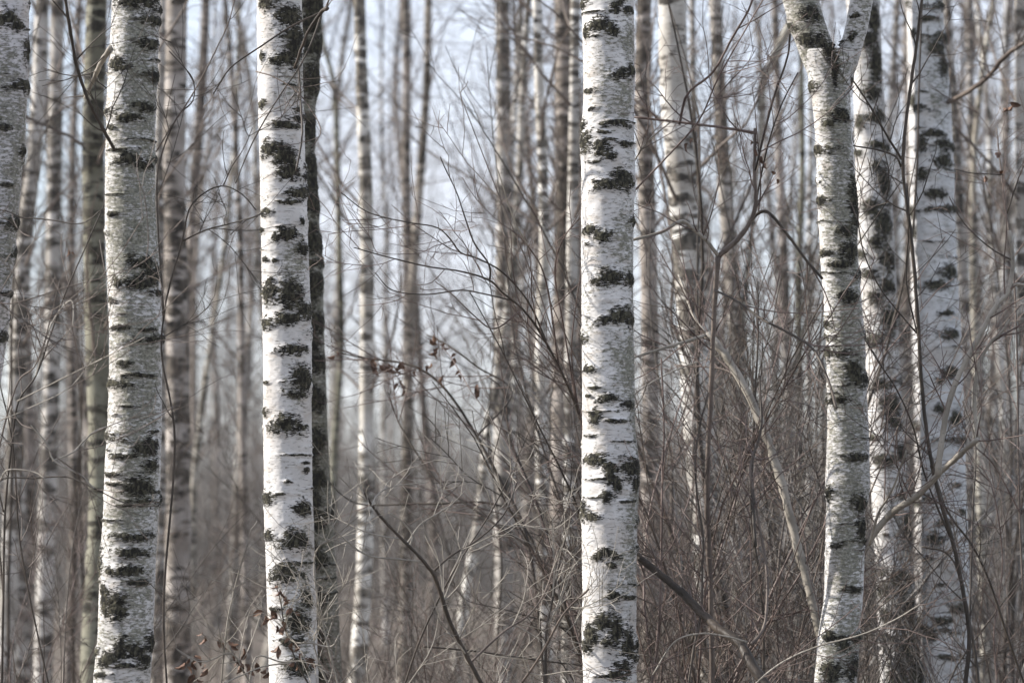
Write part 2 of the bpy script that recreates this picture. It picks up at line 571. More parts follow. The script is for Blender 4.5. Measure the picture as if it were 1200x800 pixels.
# --- birch with a row of dark bands
tB = thing("birch_tree", "weathered birch with many thin dark bands and grey-green bark down its middle", "tree", base_of(140, 900, 15.0), "birches in sharp focus")
rows = [(-120, 136, 191), (0, 132, 188), (50, 129, 186), (100, 126, 184), (150, 124.5, 182), (200, 123.5, 181), (250, 123, 182), (300, 124.5, 186), (330, 126, 188), (400, 128.5, 190.5), (450, 128, 190), (500, 126, 190), (550, 122.5, 188), (600, 121, 186.5), (650, 118, 183), (700, 116, 181), (750, 114, 179), (800, 109.5, 176), (920, 104, 174)]
sc = [(160, 5, 34, 7, 2), (182, 27, 12, 5, -3), (176, 55, 14, 6, -4), (181, 90, 8, 7, 0), (136, 77, 11, 8, 1), (146, 82, 9, 4, 0), (172, 126, 14, 5, 1), (152, 140, 20, 4.5, 2), (131, 151, 5, 3, 0), (152, 188, 19, 7, 6), (172, 195, 10, 5, 2), (133, 253, 7, 3, 0), (168, 308, 17, 7, -2), (165, 333, 27, 6, -6), (180, 322, 10, 12, 0), (140, 332, 6, 5, 0), (185, 344, 9, 3, 0), (132, 353, 6, 4, 0), (140, 385, 13, 3, 0), (176, 387, 10, 2, 0), (148, 427, 10, 3.5, 0), (166, 440, 23, 2.4, 1), (150, 477, 14, 1.2, 0), (138, 488, 6, 1, 0), (138, 509, 7, 1.2, 0), (182, 506, 6, 2, 0), (130, 528, 3, 2, 0), (176, 524, 15, 10, 2), (147, 535, 17, 2.2, 0), (180, 545, 8, 8, 0), (133, 555, 11, 3, -1), (135, 566, 12, 2, 0), (166, 570, 16, 12, 0), (171, 587, 17, 3.4, -1), (160, 592, 18, 2, 0), (159, 629, 28, 5, -2), (160, 649, 22, 5.5, -3), (148, 668, 25, 6, 2), (167, 682, 14, 4, -1), (140, 708, 13, 17, 3), (128, 705, 8, 14, 0), (119, 660, 4, 16, 0), (125, 690, 5, 7, 0), (117, 762, 4, 5, 0), (146, 760, 10, 12, 4), (163, 762, 14, 9, -6), (172, 772, 8, 8, 0), (130, 770, 14, 8, 5), (150, 778, 16, 3, 0), (122, 789, 12, 3, 0), (178, 752, 5, 12, 0)]
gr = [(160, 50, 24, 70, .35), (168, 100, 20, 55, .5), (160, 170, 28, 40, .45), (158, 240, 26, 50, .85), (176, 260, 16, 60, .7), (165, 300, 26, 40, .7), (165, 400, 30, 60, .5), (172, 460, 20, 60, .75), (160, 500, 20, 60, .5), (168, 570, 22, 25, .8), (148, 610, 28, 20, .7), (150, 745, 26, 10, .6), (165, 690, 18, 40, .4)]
_, P, R = near_trunk("trunk", tB, 15.0, rows, sc, gr, 0.36, seed=11)
bare_crown(tB, P, R, 4.2, 22, 110, 300, np.random.default_rng(1))

# --- white birch with olive scars, shaded half
tC = thing("birch_tree", "bright white birch with broad dark scars, hiding part of a mossy trunk behind", "tree", base_of(345, 900, 16.0), "birches in sharp focus")
rows = [(-120, 299, 353), (0, 301, 354), (100, 302, 355), (150, 303, 357), (200, 304.5, 358), (300, 306, 362), (400, 308, 365), (500, 309, 365), (600, 310, 367), (700, 313, 370), (800, 316, 373), (920, 318, 378)]
sc = [(312, 5, 12, 9, 2), (340, 22, 16, 12, 0), (345, 45, 14, 12, 0), (333, 72, 19, 8, 2), (308, 68, 4, 5, 0), (345, 60, 10, 20, 0), (307, 124, 5, 5, 0), (349, 130, 5, 2, 0), (334, 149, 18, 4, 0), (316, 177, 13, 10, 3), (335, 186, 16, 12, 2), (340, 203, 15, 9, 0), (350, 228, 12, 6, 0), (341, 239, 16, 3, 0), (311, 250, 7, 4.5, 0), (307, 271, 3, 4, 0), (354, 261, 3, 4, 0), (338, 275, 15, 8, 4), (326, 281, 6, 5, 0), (312, 305, 5, 3, 0), (323, 306, 4, 3, 0), (356, 292, 8, 7, 0), (316, 344, 11, 12, 2), (319, 329, 4, 3, 0), (342, 347, 17, 16, 0), (338, 375, 16, 8, -2), (313, 380, 8, 7, 0), (360, 365, 8, 10, 0), (346, 411, 18, 6, 0), (322, 414, 4, 1, 0), (313, 449, 4, 2, 0), (334, 449, 6, 1, 0), (356, 444, 12, 14, 0), (350, 463, 15, 4.5, -3), (312, 482, 4, 5, 0), (337, 497, 24, 10, 6), (359, 543, 5, 2, 0), (360, 550, 3, 3, 0), (339, 564, 5, 2, 0), (314, 583, 7, 8, 0), (329, 579, 8, 1.6, 0), (357, 595, 10, 8, 2), (347, 632, 19, 11, 6), (316, 627, 7, 7, 0), (336, 670, 23, 10, 8), (325, 712, 8, 3, 0), (352, 728, 14, 13, 0), (342, 750, 16, 5, 0), (362, 700, 7, 10, 0), (352, 780, 18, 10, 0)]
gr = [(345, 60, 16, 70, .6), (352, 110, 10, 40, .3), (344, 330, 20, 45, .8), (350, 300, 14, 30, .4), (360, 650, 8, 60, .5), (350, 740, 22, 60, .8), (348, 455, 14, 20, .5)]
_, P, R = near_trunk("trunk", tC, 16.0, rows, sc, gr, -0.05, seed=21)
bare_crown(tC, P, R, 4.6, 22, 110, 300, np.random.default_rng(2))

# --- the birch in the middle
tD = thing("birch_tree", "straight white birch with stacked black moustache scars and an olive algae streak", "tree", base_of(715, 900, 15.5), "birches in sharp focus")
rows = [(-120, 681, 742), (0, 682, 743), (100, 684, 744), (135, 683, 743), (150, 680.5, 743), (172, 680, 743.5), (200, 681, 744), (212, 681, 745.5), (240, 681, 743), (300, 681, 742), (400, 682, 743), (500, 682.5, 744), (535, 682, 748), (560, 682, 749.5), (600, 682, 747), (700, 683, 746), (740, 681.5, 745.5), (760, 682.5, 746), (800, 684, 746), (920, 683, 748)]
sc = [(684, 6, 5, 6, 0), (722, 12, 7, 8, -2), (737, 15, 8, 4, 0), (727, 2, 8, 5, 0), (702, 32, 17, 8, 4), (718, 39, 8, 6, -2), (687, 40, 3, 9, 0), (698, 46, 6, 1.2, 0), (728, 90, 13, 5, 1), (739, 86, 6, 7, 0), (690, 109, 7, 3, 0), (695, 130, 6, 2.4, 0), (683, 150, 3, 10, 0), (722, 148, 20, 4, 2), (706, 158, 9, 1.8, 0), (685, 168, 7, 11, 0), (704, 176, 10, 11, 3), (714, 185, 9, 5, -2), (733, 170, 10, 4, 0), (715, 166, 10, 1.6, 0), (696, 192, 10, 1.6, 0), (730, 213, 15, 12, 1), (712, 217, 18, 6, 6), (690, 272, 10, 6, 0), (706, 280, 12, 7, -5), (741, 260, 5, 6, 0), (688, 288, 4, 2, 0), (699, 214, 5, 3, 0), (716, 326, 19, 9, 4), (737, 330, 8, 7, 0), (699, 331, 8, 4, 0), (730, 370, 15, 9, 2), (711, 376, 14, 5, 5), (738, 375, 7, 8, 0), (684, 396, 4, 6, 0), (690, 433, 8, 4, 2), (695, 454, 8, 1.6, 0), (690, 464, 4, 2, 0), (712, 467, 12, 5, 2), (736, 474, 8, 5, 2), (697, 490, 7, 9, 0), (722, 494, 18, 2.2, -2), (690, 510, 6, 1.6, 0), (695, 538, 15, 7, 0), (714, 549, 9, 8, 0), (740, 548, 12, 13, -2), (714, 560, 7, 10, 0), (721, 568, 7, 11, 0), (710, 582, 7, 7, 0), (744, 565, 5, 10, 0), (735, 587, 10, 1.6, 0), (690, 604, 11, 6, 2), (684, 595, 4, 10, 0), (708, 648, 16, 6, 4), (719, 653, 6, 3, 0), (716, 663, 7, 3, 0), (720, 697, 10, 5, 0), (734, 698, 14, 2.4, 0), (706, 726, 14, 10, 8), (692, 742, 8, 14, 0), (687, 757, 6, 8, 0), (720, 738, 9, 18, 0), (736, 755, 9, 18, 0), (712, 752, 10, 4, 0), (730, 782, 10, 12, 0), (706, 791, 12, 2.4, 0), (722, 790, 12, 7, 0)]
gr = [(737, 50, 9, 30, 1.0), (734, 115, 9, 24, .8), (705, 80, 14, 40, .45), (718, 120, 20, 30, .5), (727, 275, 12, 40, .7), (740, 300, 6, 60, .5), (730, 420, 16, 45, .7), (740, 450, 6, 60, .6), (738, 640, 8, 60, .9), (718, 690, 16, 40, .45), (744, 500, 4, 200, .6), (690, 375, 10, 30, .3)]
_, P, R = near_trunk("trunk", tD, 15.5, rows, sc, gr, 0.05, seed=31)
bare_crown(tD, P, R, 4.6, 22, 110, 300, np.random.default_rng(3))

# --- forked birch
tE = thing("birch_tree", "forked birch with speckled grey bark splitting into two limbs", "tree", base_of(978, 900, 15.9), "birches in sharp focus")
rows = [(60, 938, 1003), (78, 944, 1000), (92, 948, 997), (110, 951, 996), (150, 955, 998), (200, 957, 1001), (237, 958, 1003), (250, 959, 1004), (300, 961, 1005), (350, 965, 1009), (400, 968.5, 1014), (450, 969, 1015), (500, 970, 1018), (570, 967, 1020), (585, 969, 1018), (600, 968, 1013), (650, 967, 1013), (700, 966, 1011), (730, 961, 1008), (750, 958, 1007), (800, 954, 1003), (920, 948, 1006)]
sc = [(971, 62, 8, 14, 0), (978, 85, 5, 18, 0), (951, 104, 5, 7, 0), (985, 138, 13, 8, 0), (971, 145, 8, 4, 0), (962, 237, 6, 6, 0), (990, 272, 12, 6, 0), (995, 295, 12, 10, 0), (985, 310, 16, 5, 0), (966, 297, 8, 4, 0), (992, 348, 13, 7, 0), (968, 380, 5, 5, 0), (998, 433, 11, 9, 0), (1003, 443, 10, 8, 0), (980, 468, 13, 4, 0), (1002, 536, 17, 5, -2), (970, 578, 4, 8, 0), (1006, 590, 11, 9, 0), (979, 638, 10, 2.4, 0), (998, 690, 13, 4, 0), (968, 745, 8, 6, 0), (985, 755, 10, 7, 0), (970, 785, 12, 12, 0), (997, 780, 8, 16, 0), (1002, 240, 5, 30, 0), (1008, 620, 6, 14, 0)]
gr = [(988, 240, 18, 120, .8), (994, 360, 18, 90, .7), (964, 330, 10, 250, -.15), (985, 120, 16, 40, .5), (996, 560, 18, 120, .5), (985, 450, 20, 60, .4), (985, 760, 24, 40, .7), (990, 650, 18, 40, .5)]  # the negative patch lightens the left flank to imitate its sunlit side
near_trunk("trunk", tE, 15.9, rows, sc, gr, 0.40, seed=41, top=0.0)
rows = [(-400, 800, 838), (-120, 884, 926), (-60, 902, 943), (0, 917, 960), (30, 925, 968), (50, 932, 976), (75, 941, 982), (95, 950, 986), (115, 958, 985)]
near_trunk("limb", tE, 15.9, rows, [(950, 20, 14, 9, 0), (945, 50, 10, 8, 0), (965, 55, 9, 12, 0), (976, 70, 7, 22, 0), (974, 92, 8, 16, 0), (968, 106, 10, 8, 0)], [(950, 30, 18, 40, .9), (940, -20, 12, 60, .6)], 0.55, seed=43, top=0.0, zmin=1, cols=64)
rows = [(-400, 1078, 1100), (-120, 1022, 1047), (-60, 1009, 1036), (0, 996, 1023), (30, 991, 1018), (50, 986, 1012), (75, 977, 1006), (95, 970, 998), (115, 966, 990)]
near_trunk("limb", tE, 15.92, rows, [(1000, 44, 5, 5, 0), (1003, 20, 6, 3, 0), (979, 84, 5, 18, 0), (976, 102, 7, 10, 0)], [(1010, 10, 10, 30, .3)], 0.35, seed=44, top=0.0, zmin=1, cols=64)
br = []
for pts, w0, w1 in [([(1007, 649), (1040, 605), (1075, 580), (1103, 552), (1125, 532), (1146, 514)], 10, 7),
                    ([(1146, 514), (1142, 478), (1143, 448), (1148, 425), (1160, 402), (1173, 390), (1183, 374)], 5.5, 3.0),
                    ([(1099, 556), (1105, 505), (1114, 465), (1128, 430), (1150, 390), (1166, 360), (1182, 340), (1187, 305), (1183, 270)], 8, 5),
                    ([(1182, 340), (1192, 333), (1212, 336)], 5, 3),
                    ([(1019, 638), (1030, 600), (1045, 575), (1062, 528)], 4, 2.5)]:
    p = px_path(pts, 15.93 if pts[0][0] == 1007 else (15.3 if pts[0][0] > 1050 else 15.7), 15.25 if pts[0][0] != 1182 else 15.2)
    _, p, r = branch_part("branch", tE, p, w0 * .9 / 2 / FOC * 15.8, w1 * .9 / 2 / FOC * 15.5, 'pale')
    br.append((p, r))
twigs_on(tE, br, 30, 70, 60, 'red', np.random.default_rng(44))

# --- blotchy birch right behind the fork
tF = thing("birch_tree", "blotchy white birch with a blackened foot close behind the forked trunk", "tree", base_of(1060, 900, 20.1), "birches behind the forked tree")
rows = [(-120, 985, 1026), (0, 992, 1031), (100, 1000, 1035), (200, 1003, 1043), (300, 1006, 1049), (400, 1014, 1053), (500, 1016, 1058), (600, 1023, 1066), (700, 1028, 1072), (740, 1029, 1076), (800, 1032, 1079), (920, 1036, 1086)]
sc = [(1025, 25, 8, 20, 0), (1020, 50, 10, 12, 0), (1027, 75, 8, 24, 0), (1022, 110, 12, 8, 0), (1008, 145, 6, 9, 0), (1028, 138, 12, 8, 2), (1030, 172, 14, 5, 0), (1005, 180, 4, 4, 0), (1028, 198, 8, 6, 0), (1036, 215, 8, 20, 0), (1020, 245, 12, 12, 0), (1035, 265, 12, 16, 0), (1026, 285, 10, 8, -2), (1040, 305, 10, 12, 0), (1018, 322, 10, 6, 0), (1040, 335, 10, 10, 0), (1025, 350, 10, 8, 0), (1042, 375, 10, 16, 0), (1022, 400, 12, 8, 0), (1030, 452, 12, 7, 0), (1043, 478, 14, 14, 0), (1048, 495, 10, 10, 0), (1022, 513, 5, 5, 0), (1035, 540, 18, 7, -4), (1055, 530, 8, 10, 0), (1055, 580, 5, 5, 0), (1062, 620, 6, 20, 0), (1035, 626, 6, 2, 0), (1055, 680, 16, 12, -3), (1035, 690, 14, 9, 2), (1060, 715, 16, 22, 0), (1038, 722, 10, 8, 0), (1065, 760, 16, 30, 0), (1050, 790, 16, 18, 0), (1070, 790, 12, 24, 0)]
near_trunk("trunk", tF, 20.1, rows, sc, [(1035, 250, 16, 80, .5), (1040, 380, 14, 80, .4), (1056, 620, 12, 80, .6), (1020, 60, 16, 60, .5)], 0.1, seed=51, cols=72, step=0.008)

# --- large pale birch in shade, bluish shade also tinted into its bark
tG = thing("birch_tree", "thick pale bluish birch with few scars, standing behind dark shrub stems", "tree", base_of(1110, 900, 20.1), "birches behind the forked tree")
rows = [(-120, 1064, 1096), (0, 1069, 1104), (40, 1069, 1107), (60, 1071, 1109), (100, 1072, 1113), (200, 1073, 1118), (300, 1075, 1121), (400, 1078, 1127), (500, 1079, 1130), (600, 1080, 1133), (700, 1081, 1137), (800, 1080, 1138), (920, 1080, 1142)]
sc = [(1090, 24, 14, 3, 0), (1068, 40, 4, 6, 0), (1098, 58, 12, 8, 0), (1106, 80, 6, 14, 0), (1093, 158, 16, 5, 3), (1080, 170, 6, 10, 0), (1106, 170, 9, 6, 0), (1105, 190, 12, 8, 0), (1080, 205, 7, 7, 0), (1096, 228, 14, 6, 2), (1112, 320, 12, 8, 2), (1095, 335, 14, 6, 0), (1108, 368, 10, 3, 0), (1112, 393, 12, 6, 0), (1112, 437, 13, 6, 0), (1100, 446, 6, 4, 0), (1100, 480, 8, 6, 0), (1118, 490, 8, 9, 0), (1105, 612, 14, 4, 3), (1092, 632, 12, 8, 0), (1084, 655, 6, 3, 0), (1100, 685, 6, 3, 0), (1118, 712, 10, 5, -4), (1100, 727, 14, 5, -4), (1088, 743, 6, 6, 0), (1106, 768, 16, 3, 0), (1118, 568, 7, 3, 0), (1086, 585, 8, 3, 0), (1124, 600, 6, 4, 0)]
near_trunk("trunk", tG, 20.1, rows, sc, [(1100, 90, 16, 80, .5), (1110, 340, 12, 50, .3), (1118, 740, 14, 80, .4)], 0.05, seed=61, cols=72, step=0.008, tint=(0.93, 0.97, 1.0))
p = px_path([(1106, 122), (1118, 117), (1140, 104), (1160, 88), (1178, 66), (1206, 46)], 20.14, 19.2)
_, p, r = branch_part("branch", tG, p, 3.2 / FOC * 20, 2.4 / FOC * 20, 'birchtwig')
twigs_on(tG, [(p, r)], 14, 40, 50, 'birchtwig', np.random.default_rng(64))

# --- sunlit sliver beside it
tG2 = thing("birch_tree", "sunlit white birch trunk mostly hidden behind the thick bluish birch", "tree", base_of(1086, 900, 24.0), "birches behind the forked tree")
near_trunk("trunk", tG2, 24.0, [(-120, 1060, 1088), (0, 1062, 1092), (200, 1066, 1098), (400, 1069, 1101), (500, 1072, 1105), (600, 1073, 1106), (700, 1070, 1104), (800, 1073, 1108), (920, 1074, 1110)], [(1075, 590, 8, 5, 0), (1073, 730, 5, 8, 0), (1075, 500, 6, 4, 0), (1072, 120, 8, 8, 0)], [], -0.1, seed=71, cols=48, step=0.012)

# --- leaning birch cut by the frame
tA = thing("birch_tree", "greyish birch leaning away, with a knobbly burr and one black eye-like knot", "tree", base_of(-60, 900, 14.8), "birches in sharp focus")
rows = [(-120, -22, 35), (0, -24, 33.5), (40, -24, 34), (92, -26, 32), (100, -26, 35), (108, -27, 32), (150, -29, 29.5), (172, -30, 30), (185, -31, 27), (200, -33, 26), (250, -38, 22), (300, -44, 17.5), (350, -48, 12), (400, -54, 7), (450, -60, 0), (600, -82, -22), (800, -112, -50), (920, -128, -62)]
sc = [(8, 24, 14, 9, 5), (20, 32, 9, 6, 0), (28, 102, 10, 6, 2), (6, 152, 10, 4, 0), (27, 178, 4, 6, 0), (10, 218, 7, 2.6, 0), (20, 262, 10, 7, 0), (14, 345, 8, 4, 0), (4, 395, 8, 6, 0), (33, 60, 4, 16, 0)]
gr = [(12, 130, 22, 50, .5), (22, 190, 12, 60, .6), (8, 300, 20, 60, .5), (5, 70, 20, 30, .3)]
_, P, R = near_trunk("trunk", tA, 14.8, rows, sc, gr, 0.3, seed=81, cols=80, step=0.007, tint=(0.93, 0.92, 0.95))

# --- mossy trunk behind the white birch; moss plus its shade put into colour
tC2 = thing("birch_tree", "dark mossy crooked trunk peeping out behind the bright white birch", "tree", base_of(388, 900, 18.6), "darker trunks further back")
rows = [(-120, 335, 383), (0, 331, 378), (60, 330, 375), (100, 328, 373), (150, 325, 367), (200, 326, 369), (300, 332, 378), (400, 336, 380), (500, 340, 384), (600, 343, 389), (700, 348, 396), (800, 353, 401), (920, 357, 408)]
sc = [(372, v, 14, 12, 0) for v in range(10, 800, 46)] + [(366, v, 12, 16, 0) for v in range(30, 800, 62)]
near_trunk("trunk", tC2, 18.6, rows, sc, [(370, v, 14, 60, 1.1) for v in range(0, 860, 70)], 0.9, seed=91, cols=64, step=0.008, tint=(0.72, 0.71, 0.66))


# ------------------------------------------------------------------ trees further back, one by one
def mid_tree(label, rows, w, Y, tint=(1, 1, 1), seed=0, crown=(14, 90, 200), z0=2.2, group="birches out of focus behind the sharp ones", top=None, lab_cat="tree", fork=None):
    """rows: (v, centre px) from top to bottom; w: width in px near the bottom"""
    g = np.random.default_rng(1000 + seed)
    rows = sorted(rows, key=lambda t: -t[0])
    pts = [at(u, v, Y) for v, u in rows]
    P = catmull(pts, 7)
    r = w / 2 / FOC * Y
    # down to the ground
    lo = P[0]
    slope = (P[min(6, len(P) - 1)] - P[0]); slope = slope / max(slope[2], 0.05)
    dn = []
    if lo[2] > 0.05:
        nz = max(3, int(lo[2] / 0.3))
        for zz in np.linspace(-0.15, lo[2], nz, endpoint=False):
            dn.append(lo + np.array([slope[0] * (zz - lo[2]) * 0.6, 0, zz - lo[2]]))
    H = top or min(17.0, 6 + r * 2 * 70)
    hi = P[-1]
    s2 = (P[-1] - P[-5]); s2 = s2 / max(s2[2], 0.05)
    upz = np.arange(hi[2] + 0.35, max(H, hi[2] + 1.0), 0.35)
    upp = [hi + np.array([s2[0] * 1.5 * math.tanh((zz - hi[2]) / 1.5) + 0.04 * math.sin(zz * 1.7 + seed), 0.04 * math.sin(zz * 1.3 + seed * 2), zz - hi[2]]) for zz in upz]
    P = np.vstack([np.array(dn).reshape(-1, 3), P, np.array(upp).reshape(-1, 3)])
    z = P[:, 2]
    Rr = r * np.clip(1.12 - 1.06 * (z / max(z[-1], 1)) ** 1.2, 0.05, 2) * (1 + 0.30 * np.exp(-np.maximum(z, 0) / 0.25))
    Rr = Rr * (1 + 0.03 * g.normal(size=len(Rr)))
    t = thing("birch_tree", label, lab_cat, (P[0][0], P[0][1], float(ground_z(P[0][0], P[0][1]))), group)
    b = Bag(); b.add(P[None], Rr[None], 14)
    V = np.concatenate(b.V) - np.array(t.location)
    tr = link("trunk", mesh_quads("trunk", V, np.concatenate(b.Q), 'mid'), t)
    tr.color = (*tint, 1)
    if fork:
        fp = catmull([at(u, v, Y) for v, u in fork[0]], 6)
        ob, fp, fr = branch_part("limb", t, fp, fork[1] / 2 / FOC * Y, fork[2] / 2 / FOC * Y, 'mid', 10, g, 0.03)
        ob.color = (*tint, 1)
    bare_crown(t, P, Rr, z0, *crown, g)
    return t


W1, W2, W3, DK, OL = (1.25, 1.25, 1.25), (1.0, 0.98, 0.97), (0.78, 0.72, 0.69), (0.52, 0.47, 0.45), (0.48, 0.48, 0.39)
mids = [
    # label, rows, width, depth, tint (raised on the whitest to imitate sunlit brightness)
    ("bent birch with a white sunny flank next to the leaning grey birch", [(0, 49), (100, 46), (200, 38), (300, 27), (400, 24), (500, 18), (700, 10), (800, 6)], 20, 27, W2),
    ("slim two-toned birch with a pale foot between leaning birch and greenish trunk", [(0, 68), (200, 64), (400, 62), (550, 57), (700, 53), (800, 50)], 20, 30, W2),
    ("thin pinkish stem just before the greenish trunk", [(0, 93), (200, 85), (400, 84), (600, 87), (800, 79)], 11, 36, W3),
    ("greenish broad birch in shade beside the banded birch", [(0, 113), (200, 109), (400, 114), (500, 117), (600, 118), (700, 113), (800, 109)], 28, 23, OL),
    ("pale narrow trunk half hidden by the banded birch", [(0, 191), (200, 187), (500, 190), (800, 184)], 15, 31, W2),
    ("stout birch swelling from a light top to a dark lower trunk", [(0, 207), (100, 206), (180, 204), (300, 206), (500, 209), (800, 208)], 28, 26, (0.84, 0.79, 0.77)),
    ("spindly wavy stem rising beside the stout swelling birch", [(0, 252), (130, 248), (230, 236), (350, 228), (600, 226), (800, 222)], 7, 38, W3),
    ("thin pale stem bowed over towards the stout swelling birch", [(200, 272), (300, 262), (400, 247), (500, 234), (600, 226), (800, 226)], 8, 34, (0.95, 0.92, 0.85)),
    ("thin dark knotty stem standing alone before the bright white birch", [(0, 264), (100, 272), (200, 278), (300, 282), (500, 284), (700, 288), (800, 290)], 10, 33, W3),
    ("thin olive stem with a kink, just past the dark mossy trunk", [(0, 374), (50, 379), (100, 391), (200, 396), (300, 398), (400, 400), (470, 396), (560, 390), (800, 384)], 9, 33, OL),
    ("chalk-white slender birch with sunlit flank and small black knots", [(0, 421), (100, 424), (200, 428), (300, 430), (450, 430), (600, 429), (700, 425), (800, 418)], 18, 27, (1.5, 1.5, 1.48)),
    ("faint thin stem close beside the chalk-white birch", [(0, 448), (150, 447), (300, 453), (500, 450), (800, 452)], 7, 44, W2),
    ("brown straight trunk crossed lower down by a leaning neighbour", [(0, 475), (100, 477), (200, 476), (400, 478), (800, 476)], 14, 36, W3),
    ("brown slanting trunk crossing its straight neighbour", [(0, 502), (100, 500), (200, 493), (300, 486), (400, 481), (500, 478), (800, 474)], 13, 35, (0.78, 0.72, 0.66)),
    ("upright birch with mottled light strip beyond the twig fan", [(0, 589), (100, 590), (200, 591), (300, 591), (400, 589), (800, 592)], 21, 31, W2),
    ("white birch foot leaning over inside the thicket", [(250, 606), (350, 596), (450, 582), (500, 572), (600, 562), (700, 545), (800, 533)], 11, 29, (1.5, 1.5, 1.48)),
    ("short bright birch stem low in the thicket", [(300, 604), (500, 602), (620, 597), (700, 591), (800, 585)], 10, 33, (1.5, 1.5, 1.48)),
    ("narrow bright birch rising from the thicket before the black-scarred birch", [(0, 629), (100, 632), (200, 636), (300, 638), (400, 634), (600, 635), (700, 637), (800, 643)], 14, 25, (1.5, 1.5, 1.48)),
    ("wide brown-grey trunk behind the black-scarred birch", [(0, 660), (100, 662), (200, 662), (400, 660), (800, 656)], 26, 28, W3),
    ("pale strip of a birch squeezed against the black-scarred birch", [(0, 674), (200, 672), (400, 669), (600, 667), (800, 666)], 15, 24, W1),
    ("brownish trunk tight behind the black-scarred birch", [(0, 755), (100, 753), (200, 757), (400, 762), (800, 764)], 22, 26, W3),
    ("large white birch tilting behind the tangle of broken stems", [(0, 788), (100, 790), (200, 798), (300, 806), (400, 813), (500, 819), (600, 828), (700, 833), (800, 838)], 36, 21.5, (1.3, 1.3, 1.3)),
    ("grey stem tucked behind the large tilting birch", [(0, 811), (150, 814), (300, 826), (500, 838), (800, 848)], 11, 30, W2),
    ("dark-sided birch leaning past the broken shrub", [(0, 838), (100, 843), (200, 848), (300, 856), (400, 864), (800, 884)], 19, 27, (0.85, 0.81, 0.78)),
    ("ruddy trunk seen between thin Y-shaped tree and forked birch", [(0, 908), (200, 914), (400, 922), (800, 930)], 13, 34, W3),
    ("slim olive stem standing beside the forked birch", [(0, 938), (200, 940), (330, 936), (500, 938), (800, 938)], 9, 27, OL),
    ("thin pale stem tight against the forked birch", [(0, 952), (300, 949), (500, 948), (650, 948), (800, 944)], 8, 30, W1),
    ("grey trunk grazing the edge of the thick bluish birch", [(0, 1110), (100, 1116), (200, 1122), (400, 1132), (800, 1142)], 14, 30, W2),
    ("grey straight trunk beyond the thick bluish birch", [(0, 1136), (150, 1138), (300, 1143), (500, 1150), (800, 1150)], 13, 33, (0.8, 0.77, 0.76)),
    ("creamy stem slanting over a grey straight trunk", [(0, 1164), (60, 1155), (120, 1147), (200, 1141), (330, 1141), (500, 1146), (800, 1156)], 10, 29, (1.0, 0.97, 0.88)),
    ("white birch near the pale forked branch tips", [(0, 1198), (200, 1199), (500, 1204), (800, 1206)], 21, 24, W1),
    ("slender mottled birch behind the pale forked branch", [(250, 1160), (400, 1171), (530, 1180), (650, 1190), (800, 1188)], 11, 32, W1),
    ("hair-thin dark stem beside the white edge birch", [(0, 1181), (200, 1182), (400, 1184), (800, 1184)], 5, 30, DK),
    ("light-dappled thin stem low behind the dark shrub", [(350, 1172), (550, 1162), (640, 1158), (720, 1152), (800, 1150)], 9, 35, W1),
    ("narrow trunk glimpsed in the gap past the white birch foot", [(0, 1052), (100, 1046), (200, 1040), (300, 1050), (800, 1066)], 12, 36, W2),
]
for i, (lab, rows, w, Y, tint) in enumerate(mids):
    mid_tree(lab, rows, w, Y, tint, seed=i)
mid_tree("thin Y-shaped tree with pale limbs against the sky", [(98, 893), (170, 890), (240, 884), (330, 875), (450, 868), (800, 862)], 13, 27, (0.95, 0.93, 0.85), seed=77, top=4.4, z0=2.0, crown=(6, 30, 90),
         fork=([(130, 892), (100, 893), (75, 903), (40, 920), (0, 935), (-120, 965)], 11, 8))


# ------------------------------------------------------------------ repeated slender birches filling the stand
def template_tree(seed, H, d):
    g = np.random.default_rng(seed)
    z = np.linspace(-0.1, H, 44)
    x = 0.10 * np.sin(z * g.uniform(.3, .7) + g.uniform(0, 6)) + 0.04 * np.sin(z * 1.6 + g.uniform(0, 6)); y = 0.10 * np.sin(z * g.uniform(.3, .7) + g.uniform(0, 6))
    P = np.stack([x - x[0], y - y[0], z], -1)
    R = d / 2 * np.clip(1.1 - 1.05 * (np.maximum(z, 0) / H) ** 1.1, 0.05, 2) * (1 + 0.3 * np.exp(-np.maximum(z, 0) / 0.25))
    b = Bag(); b.add(P[None], R[None], 10)
    trunk = mesh_quads("trunk", np.concatenate(b.V), np.concatenate(b.Q), 'mid')
    b = Bag()
    ii = np.arange(6, 43)
    A, AR = grow(P[ii][None], R[ii][None], 30, (0.9, 2.3), (38, 68), 8, 0.0, 0.97, 0.03, 0.16, 0.35, 0.002, 0.55, g, rmax=0.011); b.add(A, AR, 4)
    B, BR = grow(A, AR, 190, (0.35, 0.9), (28, 62), 5, 0.15, 1, -0.05, 0.2, 0.55, 0.0014, 0.4, g); b.add(B, BR, 3)
    C, CR = grow(B, BR, 480, (0.15, 0.5), (25, 60), 4, 0.1, 1, -0.08, 0.22, 0.7, 0.0011, 0.3, g); b.add(C, CR, 3)
    return trunk, b.mesh("crown", 'birchtwig')


TT = [template_tree(200 + i, H, d) for i, (H, d) in enumerate([(11, .11), (13, .13), (12, .10), (9, .08), (14, .15), (10, .09)])]
g = np.random.default_rng(5)
def zone(u):
    """where a thing stands, told by the sharp birches it is between"""
    for lim, txt in ((125, "beside the leaning grey birch"), (310, "between the banded birch and the bright white birch"), (530, "close to the dark mossy trunk"), (690, "between the mossy trunk and the black-scarred birch"),
                     (840, "around the large tilting white birch"), (985, "between the tilting birch and the forked birch"), (1400, "around the thick bluish birch")):
        if u < lim: return txt


